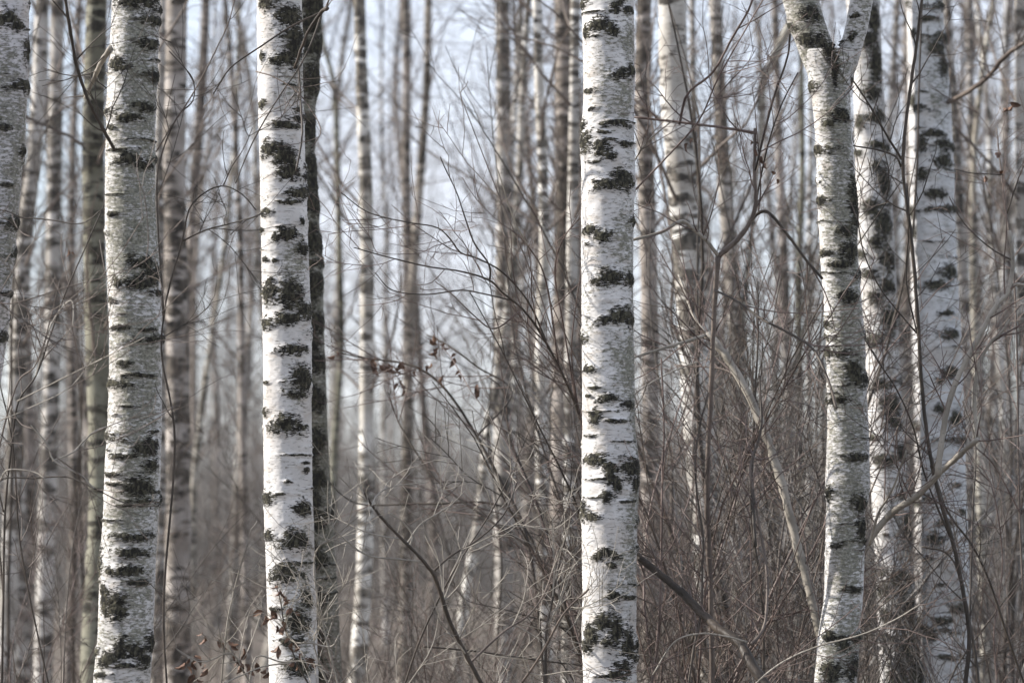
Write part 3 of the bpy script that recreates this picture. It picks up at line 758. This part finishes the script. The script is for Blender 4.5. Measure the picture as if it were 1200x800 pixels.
fills = [("pale slender blurred birch far off ", "pale slender birches ", [(1, 1, 1), (0.9, 0.88, 0.86)]),
         ("brownish slender blurred birch far off ", "brownish slender birches ", [(0.62, 0.56, 0.53), (0.74, 0.68, 0.65)])]
n_fill = 0
while n_fill < 70:
    Y = g.uniform(34, 82)
    u = g.uniform(-60, 1260)
    if 508 < u < 574 and Y < 75: continue
    if (225 < u < 245 or 405 < u < 440) and Y < 60: continue
    kf = int(g.random() < 0.68)
    lab, grp, tints = fills[kf]
    x = (u - 600) / FOC * Y
    t = thing("slender_birch", lab + zone(u), "tree", (x, Y, float(ground_z(x, Y))), grp + zone(u))
    s = g.uniform(0.75, 1.15)
    t.scale = (s, s, s ** 0.5)
    t.rotation_euler = (g.normal() * 0.02, g.normal() * 0.06, g.uniform(0, 6.28))
    tm, cm = TT[g.integers(0, len(TT))]
    a = link("trunk", tm, t); tt = tints[g.integers(0, 2)]; a.color = (*tt, 1)
    link("crown", cm, t)
    n_fill += 1


# ------------------------------------------------------------------ shrubs
def template_shrub(seed, H, ns, spread, n1, n2, n3, mat, tip=0.0012, r0=0.008):
    g = np.random.default_rng(seed)
    stems, lines = [], []
    for i in range(ns):
        az = g.uniform(0, 6.28); L = H * g.uniform(0.65, 1.1)
        n = 9; P = np.zeros((n, 3)); P[0] = (0.12 * math.cos(az) * g.random(), 0.12 * math.sin(az) * g.random(), -0.05)
        d = np.array([math.cos(az) * spread, math.sin(az) * spread, 1.0]); d /= np.linalg.norm(d)
        for s in range(1, n):
            P[s] = P[s - 1] + d * L / (n - 1)
            d = d + g.normal(size=3) * 0.09 + np.array([math.cos(az), math.sin(az), 0]) * 0.05; d /= np.linalg.norm(d)
        P = catmull(P, 2)
        R = np.linspace(r0 * g.uniform(.7, 1.2), 0.002, len(P))
        b = Bag(); b.add(P[None], R[None], 5); stems.append(b.mesh("stem", mat)); lines.append((P, R))
    k = 10
    Ps = np.stack([p[np.linspace(0, len(p) - 1, k).astype(int)] for p, r in lines]); Rs = np.stack([r[np.linspace(0, len(r) - 1, k).astype(int)] for p, r in lines])
    b = Bag()
    A, AR = grow(Ps, Rs, n1, (0.35, 1.1), (18, 50), 7, 0.12, 1.0, 0.05, 0.09, 0.6, 0.0018, 0.4, g, rmax=0.0042); b.add(A, AR, 4)
    B, BR = grow(A, AR, n2, (0.12, 0.5), (22, 58), 5, 0.1, 1.0, 0.04, 0.10, 0.75, tip, 0.3, g); b.add(B, BR, 3)
    if n3:
        C, CR = grow(B, BR, n3, (0.05, 0.2), (25, 60), 4, 0.15, 1.0, 0.03, 0.12, 0.8, tip, 0.3, g); b.add(C, CR, 3)
    return stems, b.mesh("twigs", mat)


def put_shrub(tp, name, label, group, u, Y, s=1.0, rz=0.0, cat="shrub"):
    x = (u - 600) / FOC * Y
    t = thing(name, label, cat, (x, Y, float(ground_z(x, Y))), group)
    t.rotation_euler = (0, 0, rz); t.scale = (s, s, s)
    for m in tp[0]: link("stem", m, t)
    link("twigs", tp[1], t, "stuff")
    return t


SR = [template_shrub(300 + i, 3.2, 6, 0.26, 60, 260, 300, ('dark', 'red', 'birchtwig', 'brush')[i], 0.0014) for i in range(4)]  # the pale last copy imitates sunlit highlights among the twigs
SB = [template_shrub(320 + i, 3.6, 5, 0.20, 44, 170, 200, 'birchtwig') for i in range(3)]
SD = [template_shrub(360 + i, 4.6, 4, 0.12, 30, 110, 120, 'dark', 0.0014, 0.016) for i in range(3)]
SF = [template_shrub(340 + i, 3.4, 9, 0.25, 80, 300, 400, 'brush', 0.0016) for i in range(4)]
g = np.random.default_rng(17)
# reddish thicket in the lower middle and on the right, close behind the sharp birches
spots = [(470, 19.5), (520, 17.6), (560, 18.6), (585, 21), (770, 17.4), (890, 18.8), (930, 17.2), (900, 21.5), (1040, 17.6), (1150, 18.4), (1185, 17.4), (1170, 20.5), (420, 21), (700, 18.5), (755, 20), (490, 22), (665, 17.5), (870, 22.5), (790, 23), (940, 20), (760, 22), (450, 18), (1110, 22.5), (1165, 23), (1025, 21.5), (775, 16.6), (865, 16.9), (910, 17.8), (945, 16.7), (610, 18.4), (530, 16.6), (1160, 16.9), (60, 17.5), (25, 19)]
for i, (u, Y) in enumerate(spots):
    put_shrub(SR[i % 4], "thicket_shrub", "tangled leafless shrub in the near thicket " + zone(u), "near thicket shrubs " + zone(u), u, Y, g.uniform(0.42, 0.68) if u < 720 else g.uniform(0.6, 1.2), g.uniform(0, 6.28))
for i, (u, Y) in enumerate([(762, 19.5), (785, 23), (866, 22), (893, 19), (917, 21.5), (942, 24), (958, 20.5), (572, 23), (668, 24), (1165, 21), (1190, 24), (14, 22), (88, 25)]):
    put_shrub(SD[i % 3], "upright_shrub", "clump of dark upright leafless stems " + zone(u), "upright dark clumps " + zone(u), u, Y, g.uniform(0.75, 1.1), g.uniform(0, 6.28))
for i in range(36):
    Y = g.uniform(23, 46); u = g.uniform(-40, 1240)
    put_shrub(SB[i % 3] if g.random() < .35 else SR[i % 4], "undergrowth_shrub", "softly blurred leafless shrub among background trunks " + zone(u), "undergrowth shrubs " + zone(u), u, Y, g.uniform(0.45, 1.0), g.uniform(0, 6.28))
for i in range(90):
    Y = g.uniform(46, 95); u = g.uniform(-60, 1260)
    put_shrub(SF[i % 4], "brush_shrub", "hazy grey-brown bush far off " + zone(u), "distant brush bushes " + zone(u), u, Y, g.uniform(0.8, 1.35), g.uniform(0, 6.28))


# ------------------------------------------------------------------ the wood beyond, one mass
def far_wood():
    g = np.random.default_rng(99)
    b = Bag()
    n = 300
    Y = g.uniform(84, 150, n); x = g.uniform(-0.19, 0.19, n) * Y
    H = g.uniform(7, 14, n); lean = g.normal(size=(n, 2)) * 0.04
    t = np.linspace(0, 1, 9)
    P = np.zeros((n, 9, 3)); P[:, :, 2] = H[:, None] * t - 0.1
    P[:, :, 0] = x[:, None] + lean[:, :1] * H[:, None] * t + 0.1 * np.sin(t * 5 + g.uniform(0, 6, n)[:, None])
    P[:, :, 1] = Y[:, None] + lean[:, 1:] * H[:, None] * t
    R = g.uniform(0.03, 0.075, n)[:, None] * (1.05 - t)[None]
    b.add(P, R, 5)
    A, AR = grow(P, R, 3400, (0.9, 2.6), (35, 65), 6, 0.12, 0.97, 0.03, 0.16, 0.35, 0.004, 0.5, g, rmax=0.014); b.add(A, AR, 3)
    B, BR = grow(A, AR, 9000, (0.4, 1.2), (28, 62), 4, 0.15, 1, -0.04, 0.2, 0.6, 0.0025, 0.4, g); b.add(B, BR, 3)
    # brush at their feet
    m = 9000
    Y = g.uniform(88, 150, m); x = g.uniform(-0.19, 0.19, m) * Y
    S = np.zeros((m, 5, 3)); t = np.linspace(0, 1, 5)
    h = g.uniform(1.0, 4.6, m)
    ln = g.normal(size=(m, 2)) * 0.35
    S[:, :, 2] = h[:, None] * t; S[:, :, 0] = x[:, None] + ln[:, :1] * h[:, None] * t + 0.08 * np.sin(7 * t + x[:, None] * 9); S[:, :, 1] = Y[:, None] + ln[:, 1:] * h[:, None] * t
    SRr = np.linspace(0.014, 0.004, 5)[None] * g.uniform(.7, 1.3, m)[:, None]
    b.add(S, SRr, 3)
    T, TR = grow(S, SRr, 22000, (0.4, 1.2), (25, 65), 4, 0.15, 1, 0.02, 0.2, 0.7, 0.003, 0.3, g); b.add(T, TR, 3)
    o = link("distant_wood", b.mesh("distant_wood", 'brush'), kind="stuff")
    o["label"] = "hazy grey-brown mass of leafless wood closing off the view"; o["category"] = "wood"
far_wood()


# ------------------------------------------------------------------ stems and branches of the near shrubs, traced one by one
def leaf_mesh(seed):
    g = np.random.default_rng(seed)
    a = np.linspace(0, 1, 6)[:, None]; s = np.linspace(-1, 1, 5)[None]
    wdt = 0.016 * np.sin(np.pi * np.clip(a * 0.92 + 0.05, 0, 1)) ** 0.8
    X = s * wdt; Yv = a * 0.055 + 0 * s
    Z = np.abs(s) ** 1.5 * wdt * g.uniform(.5, 1.3) - 0.02 * (a ** 2) * g.uniform(.4, 1.5) + 0.003 * np.sin(a * 14 + s * 3)
    X = X * np.cos(a * g.uniform(-1, 1))
    V = np.stack([X + 0 * a, Yv, Z], -1).reshape(-1, 3)
    Q = [[i * 5 + j, i * 5 + j + 1, (i + 1) * 5 + j + 1, (i + 1) * 5 + j] for i in range(5) for j in range(4)]
    return mesh_quads("leaf", V, Q, 'leaf')
LEAF = [leaf_mesh(i) for i in range(5)]
g_leaf = np.random.default_rng(3)


def put_leaf(parent, p, s=1.0):
    o = link("leaf", LEAF[g_leaf.integers(0, 5)], parent)
    o.location = np.asarray(p) - np.array(parent.location)
    o.rotation_euler = (g_leaf.uniform(-2.6, -0.6), g_leaf.uniform(-1, 1), g_leaf.uniform(0, 6.28))
    k = s * g_leaf.uniform(.4, .8); o.scale = (k, k, k)


def traced_shrub(name, label, lines, twigs, seed, group=None, twigmat='red', L1=(0.2, 0.6), leaves=(), lift=0.05, cat="shrub"):
    """lines: (pixels, depth0, depth1, width0, width1, material, rooted?)"""
    g = np.random.default_rng(seed)
    first = lines[0]
    p0 = at(first[0][0][0], first[0][0][1], first[1])
    t = thing(name, label, cat, (p0[0], p0[1], float(ground_z(p0[0], p0[1]))), group)
    out = []
    for pts, Y0, Y1, w0, w1, mat, root in lines:
        P = px_path(pts, Y0, Y1, 6)
        if root:
            gz = float(ground_z(P[0][0], P[0][1]))
            d = P[0] - P[3]; d = d / max(1e-3, abs(d[2])); d[:2] = np.clip(d[:2], -0.4, 0.4)
            n = max(3, int((P[0][2] - gz) / 0.12))
            zz = np.linspace(gz - 0.05, P[0][2], n, endpoint=False)
            ext = np.stack([P[0][0] + d[0] * (P[0][2] - zz) * 0.5, np.full(n, P[0][1]), zz], -1)
            P = np.vstack([ext, P])
        _, P, R = branch_part("stem" if root else "branch", t, P, (w0 * 0.8) / 2 / FOC * Y0, (w1 * 0.8) / 2 / FOC * Y1, mat, 7, g)
        out.append((P, R))
    if twigs: twigs_on(t, out, *twigs, twigmat, g, L1, lift)
    for (u, v, Y, s) in leaves: put_leaf(t, at(u, v, Y), s)
    return t


# dark stems in front of the thick bluish birch
traced_shrub("tall_shrub", "tall dark forking shrub stem rising in front of the thick bluish birch", [
    ([(1130, 815), (1136, 745), (1128, 690), (1118, 640), (1100, 578), (1088, 520), (1080, 450), (1076, 380), (1070, 300), (1063, 240), (1058, 185), (1066, 110), (1073, 60), (1080, 0), (1083, -60)], 15.9, 15.6, 7, 4.5, 'dark', True),
    ([(1059, 190), (1040, 160), (1020, 125), (1000, 95)], 15.7, 15.5, 4, 2.6, 'dark', False),
    ([(1056, 196), (1050, 184), (1030, 176), (1000, 171)], 15.7, 15.6, 3.4, 2.4, 'dark', False),
    ([(1077, 400), (1062, 330), (1065, 270), (1063, 215)], 15.8, 15.7, 2.4, 2.4, 'dark', False),
    ([(1074, 390), (1050, 362), (1030, 335), (1012, 295), (1004, 248)], 15.8, 15.4, 2.6, 1.8, 'dark', False),
    ([(1118, 640), (1085, 560), (1070, 500), (1050, 455), (1030, 425), (1012, 395)], 15.9, 15.5, 3.2, 1.8, 'dark', False),
    ([(1200, 800), (1180, 742), (1160, 682), (1140, 640), (1110, 598), (1090, 545)], 16.2, 15.9, 4.5, 2.5, 'dark', True),
    ([(1148, 815), (1142, 760), (1128, 690), (1112, 650), (1080, 640)], 15.9, 16.0, 5, 2.4, 'dark', True),
    ([(1136, 740), (1140, 600), (1143, 520), (1128, 470)], 16.0, 16.3, 3.4, 2, 'dark', False),
], (34, 90, 90), 401, twigmat='dark', L1=(0.2, 0.55))

# leafless arching stem in the centre
traced_shrub("arching_shrub", "dark arching stem leaning over with zigzag pale twigs at its tip", [
    ([(572, 815), (548, 770), (527, 727), (515, 690), (505, 668), (480, 640), (455, 615), (436, 592), (427, 577)], 15.2, 14.8, 8, 3.4, 'dark', True),
    ([(509, 668), (530, 650), (560, 632), (590, 603), (606, 565)], 15.1, 15.3, 3.6, 2, 'dark', False),
    ([(498, 658), (468, 655), (430, 650), (400, 628), (376, 605)], 15.0, 14.7, 3, 1.8, 'pale', False),
    ([(480, 641), (483, 626), (470, 610), (455, 600)], 15.0, 15.0, 3, 1.8, 'pale', False),
    ([(476, 638), (492, 615), (515, 600), (530, 590), (545, 575)], 15.0, 15.3, 2.6, 1.5, 'pale', False),
    ([(436, 592), (442, 580), (460, 570), (500, 565)], 14.8, 15, 2.4, 1.4, 'pale', False),
    ([(470, 815), (490, 755), (515, 700), (540, 655), (575, 600), (600, 552)], 15.4, 15.2, 3.4, 2, 'dark', True),
    ([(497, 757), (560, 763), (630, 773), (690, 780)], 15.5, 16, 2.8, 2, 'dark', False),
    ([(552, 775), (590, 740), (620, 720), (640, 690), (655, 640)], 15.3, 15.6, 4, 2, 'birchtwig', False),
    ([(640, 815), (640, 745), (648, 700), (655, 660), (668, 610)], 15.8, 16.0, 5, 2.4, 'dark', True),
    ([(600, 815), (632, 770), (660, 720), (690, 690)], 15.6, 15.2, 4.5, 3, 'birchtwig', True),
], (60, 170, 170), 402, twigmat='pale', L1=(0.15, 0.5))

# fan of fine twigs springing leftwards from behind the central birch
traced_shrub("fan_shrub", "shrub behind the black-scarred birch fanning long fine twigs across the sky gap", [
    ([(702, 640), (692, 540), (676, 478), (655, 430), (632, 388), (612, 362), (588, 342), (573, 328), (540, 318), (500, 312), (450, 300), (415, 290)], 16.4, 15.3, 5.5, 1.6, 'dark', True),
    ([(640, 400), (620, 355), (590, 320), (560, 303), (540, 296), (525, 277), (510, 266), (475, 260), (432, 249), (400, 226)], 16.1, 15.2, 3, 1.5, 'dark', False),
    ([(574, 330), (573, 310), (556, 285), (545, 255), (535, 225), (522, 198), (516, 184)], 15.8, 15.4, 3.0, 1.5, 'dark', False),
    ([(600, 352), (570, 345), (540, 340), (500, 345), (460, 340), (440, 320)], 15.9, 15.3, 2.6, 1.4, 'dark', False),
    ([(612, 362), (580, 385), (556, 370), (530, 345), (510, 330)], 15.9, 15.5, 2.6, 1.4, 'red', False),
    ([(620, 290), (606, 265), (596, 240), (590, 220), (583, 198)], 15.7, 15.5, 2.4, 1.5, 'pale', False),
    ([(655, 430), (640, 330), (620, 290), (600, 270)], 16.1, 15.6, 3, 1.6, 'red', False),
    ([(676, 478), (660, 380), (650, 320), (660, 280), (680, 255)], 16.3, 15.9, 3, 1.6, 'red', False),
    ([(690, 540), (670, 420), (682, 310)], 16.3, 15.9, 3, 1.8, 'red', False),
], (46, 150, 180), 403, twigmat='red', L1=(0.2, 0.6))

# bent pale sapling
traced_shrub("bent_sapling", "bent sapling with smooth pale bark bowing away from the forked birch foot", [
    ([(978, 815), (963, 748), (950, 695), (935, 640), (918, 575), (905, 530), (890, 490), (868, 445), (846, 410), (828, 392)], 16.3, 16.6, 16, 11, 'pale', True),
    ([(828, 392), (800, 401), (770, 410), (738, 420)], 16.6, 16.2, 5.5, 3.5, 'pale', False),
    ([(828, 392), (812, 368), (802, 340), (795, 322)], 16.6, 16.8, 5, 3, 'pale', False),
    ([(850, 414), (800, 430), (760, 450), (742, 465)], 16.6, 16.2, 2.6, 1.6, 'pale', False),
    ([(868, 445), (845, 432), (790, 428)], 16.6, 16.8, 2.6, 1.8, 'birchtwig', False),
], (30, 90, 110), 404, twigmat='red')

# thick dark leaning stem
traced_shrub("leaning_sapling", "thick dark leaning stem slumped against the lower central thicket", [
    ([(905, 815), (882, 780), (866, 752), (840, 735), (815, 710), (795, 690), (770, 670), (740, 645), (715, 625)], 15.05, 15.72, 17, 10, 'dark', True),
    ([(880, 755), (895, 735), (899, 700), (898, 665), (893, 633), (880, 560), (880, 540)], 15.15, 15.4, 5, 3, 'birchtwig', False),
    ([(876, 752), (850, 745), (820, 742), (790, 752), (765, 790)], 15.15, 15.2, 3, 2, 'pale', False),
    ([(805, 815), (812, 765), (822, 715), (823, 670), (824, 630), (815, 560), (818, 510), (830, 460)], 15.3, 15.5, 4, 2.2, 'dark', True),
    ([(762, 815), (772, 740), (775, 640), (776, 560), (778, 500), (775, 420)], 15.8, 16.0, 4.5, 2.6, 'red', True),
    ([(885, 640), (882, 580), (882, 540), (892, 500), (890, 440)], 15.25, 15.6, 5, 3, 'dark', False),
    ([(870, 815), (910, 780), (955, 758), (1010, 743), (1050, 725), (1078, 708)], 15.0, 14.7, 3, 2, 'pale', True),
], (50, 150, 170), 405, twigmat='red')

# broken stem with right-angled snag
traced_shrub("broken_shrub", "broken shrub with a snapped upright snag and a pale curved side branch", [
    ([(835, 815), (833, 700), (829, 600), (830, 520), (834, 440), (837, 360), (842, 300)], 16.0, 15.8, 8, 7.5, 'birchtwig', True),
    ([(842, 300), (864, 281), (880, 258), (886, 235), (884, 200), (885, 150)], 15.8, 15.7, 9, 4.5, 'birchtwig', False),
    ([(842, 300), (828, 282), (812, 268), (798, 259), (775, 272), (742, 281)], 15.8, 15.6, 6, 4.5, 'pale', False),
    ([(886, 156), (850, 150), (810, 145), (742, 137)], 15.7, 15.9, 4.6, 3.2, 'red', False),
    ([(796, 146), (806, 110), (835, 85), (858, 45), (880, 5), (890, -40)], 15.8, 15.4, 4, 3, 'red', False),
    ([(745, 222), (790, 175), (820, 140), (840, 95), (865, 50), (900, -10)], 15.7, 15.2, 3, 2, 'red', False),
    ([(742, 190), (760, 165), (790, 140)], 15.9, 15.7, 2.6, 2, 'pale', False),
    ([(880, 258), (893, 248), (905, 253), (925, 278), (945, 305), (964, 327)], 15.8, 15.7, 5.5, 4, 'dark', False),
    ([(838, 340), (862, 352), (895, 375), (930, 393), (955, 412), (972, 450), (980, 478)], 15.8, 15.0, 3.4, 4.4, 'dark', False),
    ([(885, 200), (905, 120), (922, 70), (926, 40)], 15.7, 15.6, 3.6, 3, 'dark', False),
    ([(886, 235), (900, 170), (915, 125), (935, 85)], 15.8, 15.6, 2.6, 2, 'dark', False),
    ([(895, 815), (893, 700), (880, 600), (884, 480), (888, 400), (888, 330)], 16.4, 16.6, 5, 2.6, 'dark', True),
], (60, 170, 190), 406, twigmat='red', leaves=[(880 + 6 * i % 31, 165 + 9 * (i % 6), 15.7, 1.0) for i in range(7)] + [(812, 163, 15.7, 1.1), (806, 168, 15.7, 1.0)])

# brush at the foot of the leaning birch
traced_shrub("wispy_shrub", "wispy pale-tipped shrub between the leaning grey birch and banded birch", [
    ([(2, 815), (4, 700), (6, 600), (14, 520), (22, 470), (42, 440), (60, 390), (78, 340), (100, 290), (122, 240)], 14.6, 14.4, 4, 1.8, 'dark', True),
    ([(4, 700), (-5, 560), (18, 455), (40, 430), (52, 400), (70, 330)], 14.6, 14.3, 3, 1.6, 'birchtwig', False),
    ([(60, 815), (35, 700), (22, 620), (15, 520), (0, 450)], 14.5, 14.3, 3, 2, 'dark', True),
    ([(4, 600), (0, 563), (40, 560), (80, 559), (110, 572), (150, 590), (186, 593)], 14.5, 14.2, 2.6, 1.8, 'dark', False),
    ([(0, 563), (10, 550), (40, 553), (52, 560)], 14.4, 14.3, 2.4, 1.6, 'pale', False),
    ([(110, 572), (104, 566), (94, 556), (64, 540), (55, 520), (36, 498)], 14.3, 14.3, 3, 2.0, 'pale', False),
    ([(62, 540), (85, 530), (95, 520), (110, 506), (126, 500)], 14.3, 14.5, 2.6, 2.4, 'pale', False),
    ([(20, 470), (60, 450), (100, 430), (130, 415), (170, 395)], 14.4, 14.0, 2.2, 1.4, 'pale', False),
    ([(14, 520), (-10, 500), (30, 480), (80, 455), (110, 420)], 14.4, 14.2, 2.2, 1.4, 'pale', False),
    ([(0, 450), (-10, 262), (30, 256), (60, 258), (95, 262), (120, 245)], 14.3, 14.1, 2.6, 1.6, 'dark', False),
    ([(-8, 300), (0, 355), (80, 336), (150, 316), (186, 294)], 14.3, 14.0, 2, 1.4, 'birchtwig', False),
    ([(42, 440), (60, 380), (83, 352), (85, 380), (72, 400)], 14.4, 14.3, 2.4, 1.6, 'pale', False),
], (46, 130, 110), 407, twigmat='birchtwig', leaves=[(80, 293, 14.3, .8), (83, 296, 14.3, .6)])

traced_shrub("drooping_twig_shrub", "slender dark shrub curving up between banded birch and bright white birch", [
    ([(196, 815), (192, 700), (205, 520), (190, 420), (192, 370), (200, 330), (213, 285), (222, 245), (240, 226), (262, 218), (284, 228), (300, 246)], 14.8, 14.6, 3.6, 1.8, 'dark', True),
    ([(213, 283), (240, 270), (270, 262), (302, 253)], 14.7, 14.5, 2.4, 1.8, 'dark', False),
    ([(262, 217), (272, 195), (285, 175), (296, 150)], 14.6, 14.5, 2, 1.2, 'dark', False),
    ([(183, 178), (200, 150), (226, 110), (250, 65), (270, 20), (280, -30)], 14.7, 14.4, 2.4, 1.8, 'birchtwig', False),
    ([(192, 370), (185, 260), (186, 195), (206, 140), (226, 118), (226, 93), (212, 75), (198, 60)], 14.7, 14.6, 2.6, 1.6, 'dark', False),
], (16, 60, 50), 408, twigmat='dark', L1=(0.12, 0.4))

# twigs of the banded and the white birch
p = px_path([(134, 175), (120, 150), (105, 120), (92, 85), (83, 40), (76, -10), (74, -60)], 14.9, 14.5)
_, p, r = branch_part("branch", tB, p, 2.2 / FOC * 15, 1.8 / FOC * 15, 'dark'); L = [(p, r)]
p = px_path([(130, 55), (118, 75), (110, 92), (100, 115)], 14.95, 15.2)
_, p, r = branch_part("branch", tB, p, 3.4 / FOC * 15, 2.5 / FOC * 15, 'pale'); L.append((p, r))
twigs_on(tB, L, 12, 30, 20, 'dark', np.random.default_rng(45), L1=(0.15, 0.4))
L = []
for pts, w0, w1 in [([(345, 80), (360, 40), (377, 14), (384, 10)], 3, 5), ([(377, 14), (340, 32), (305, 55), (270, 80), (250, 110)], 2.6, 1.4), ([(377, 16), (365, 50), (350, 80), (328, 112), (305, 150), (290, 180), (276, 215)], 2.2, 1.4), ([(350, 78), (353, 130), (354, 160), (347, 200)], 2, 2.4), ([(300, 84), (320, 90), (345, 105), (362, 125), (376, 152), (366, 172)], 1.8, 1.2), ([(308, 250), (298, 254), (286, 260), (270, 275)], 2, 1.2)]:
    p = px_path(pts, 15.75, 15.5)
    _, p, r = branch_part("branch", tC, p, w0 / 2 / FOC * 15.7, w1 / 2 / FOC * 15.6, 'dark' if w0 > 1.9 else 'birchtwig'); L.append((p, r))
twigs_on(tC, L, 10, 24, 0, 'birchtwig', np.random.default_rng(46), L1=(0.1, 0.3))

# shrub with withered leaves at the foot of the white birch
lv = [(222, 770), (216, 776), (228, 768), (240, 778), (237, 740), (275, 765), (268, 750), (281, 772), (285, 760), (259, 748), (330, 693), (335, 698), (343, 712), (325, 685), (318, 715), (308, 716), (324, 732), (330, 728), (340, 748), (326, 756), (347, 752), (355, 765), (300, 776), (312, 782), (287, 778), (228, 790), (345, 774), (362, 770)]
traced_shrub("withered_shrub", "low shrub with curled brown leaves at the foot of the bright white birch", [
    ([(258, 815), (262, 770), (268, 720), (280, 670), (292, 632)], 15.2, 15.0, 3, 1.8, 'pale', True),
    ([(370, 815), (350, 780), (335, 740), (328, 700), (322, 684)], 15.2, 15.2, 3, 1.6, 'dark', True),
    ([(300, 815), (285, 785), (270, 765), (240, 775), (220, 770)], 15.2, 15.0, 3, 1.6, 'pale', True),
    ([(345, 776), (310, 780), (285, 790), (262, 800)], 15.2, 15.0, 2.6, 1.8, 'pale', False),
    ([(335, 740), (345, 752), (365, 753), (388, 757), (398, 742)], 15.2, 15.1, 3, 2, 'pale', False),
    ([(390, 815), (376, 780), (368, 750), (380, 720), (395, 695)], 15.2, 15.1, 3, 1.6, 'pale', True),
    ([(400, 815), (385, 760), (372, 700), (368, 660), (374, 640), (392, 628), (420, 605)], 15.2, 14.9, 3, 1.8, 'pale', True),
    ([(290, 815), (300, 770), (330, 775), (360, 773)], 15.1, 15.1, 2.6, 2, 'pale', True),
], (50, 120, 80), 409, twigmat='pale', L1=(0.08, 0.28), leaves=[(u + du, v + dv, 15.15, 1.15) for u, v in lv for du, dv in ((0, 0), (3, 5))])

# twigs with a few brown leaves far right and centre
traced_shrub("leafy_twig_shrub", "thin shrub holding a few rust-brown leaves beside the white edge birch", [
    ([(1205, 815), (1195, 600), (1192, 420), (1188, 320), (1178, 240), (1172, 190), (1168, 150)], 16.6, 16.8, 4, 1.8, 'birchtwig', True),
    ([(1186, 305), (1160, 290), (1130, 262), (1112, 230)], 16.7, 16.6, 2.4, 1.4, 'dark', False),
    ([(1180, 250), (1195, 205), (1203, 190)], 16.7, 16.6, 2.4, 1.6, 'dark', False),
    ([(1176, 205), (1140, 203), (1118, 198)], 16.7, 16.6, 2, 1.4, 'dark', False),
    ([(1195, 600), (1165, 545), (1140, 520), (1125, 490)], 16.6, 16.4, 2.6, 1.6, 'red', False),
    ([(1170, 815), (1165, 740), (1175, 660), (1165, 580), (1150, 545)], 16.4, 16.5, 3, 1.8, 'red', True),
], (40, 120, 150), 410, twigmat='red', leaves=[(1173, 179, 16.7, 1.4), (1176, 200, 16.7, 1.4), (1154, 206, 16.7, 1.4), (1184, 120, 16.7, 1.3), (1186, 124, 16.7, 1.2), (1180, 127, 16.7, 1.2)])

lv = [(522, 402), (508, 393), (514, 408), (505, 425), (472, 424), (455, 425), (440, 420), (445, 428), (462, 428), (535, 415), (395, 412), (470, 445), (560, 450), (540, 435), (520, 440), (490, 430), (475, 452)]
traced_shrub("dangling_leaf_shrub", "dark twiggy shrub with small withered leaves hanging before the blurred trunks", [
    ([(640, 815), (620, 640), (585, 560), (540, 480), (505, 440), (470, 425), (430, 420), (392, 412)], 18.0, 18.4, 6, 2, 'dark', True),
    ([(560, 510), (600, 460), (560, 430), (525, 405), (500, 392)], 18.1, 18.4, 3.4, 1.8, 'dark', False),
    ([(620, 640), (560, 600), (510, 560), (470, 500), (455, 460)], 18.0, 18.5, 4, 2, 'dark', False),
    ([(690, 815), (640, 620), (600, 520), (590, 460), (570, 440)], 18.2, 18.3, 6, 2, 'dark', True),
    ([(660, 720), (600, 600), (500, 590), (420, 590), (380, 560)], 18.1, 18.6, 4, 2, 'dark', False),
], (50, 160, 180), 411, twigmat='red', L1=(0.25, 0.8), leaves=[(u + du, v + dv, 18.2, 1.3) for u, v in lv for du, dv in ((0, 0), (-3, 4))])


# ------------------------------------------------------------------ the air
def haze():
    x0, x1, y0, y1, z0, z1 = -45, 45, -6, 165, -1.2, 19
    V = [(x0, y0, z0), (x1, y0, z0), (x1, y1, z0), (x0, y1, z0), (x0, y0, z1), (x1, y0, z1), (x1, y1, z1), (x0, y1, z1)]
    Q = [(0, 3, 2, 1), (4, 5, 6, 7), (0, 1, 5, 4), (1, 2, 6, 5), (2, 3, 7, 6), (3, 0, 4, 7)]
    m = bpy.data.materials.new("pale_air"); m.use_nodes = True
    t = m.node_tree; t.nodes.remove(t.nodes["Principled BSDF"])
    v = t.nodes.new("ShaderNodeVolumePrincipled")
    v.inputs["Color"].default_value = (0.88, 0.87, 0.87, 1); v.inputs["Density"].default_value = 0.0004
    t.links.new(v.outputs[0], t.nodes["Material Output"].inputs["Volume"])
    o = link("haze", mesh_quads("haze", V, Q, m, False), kind="stuff")
haze()
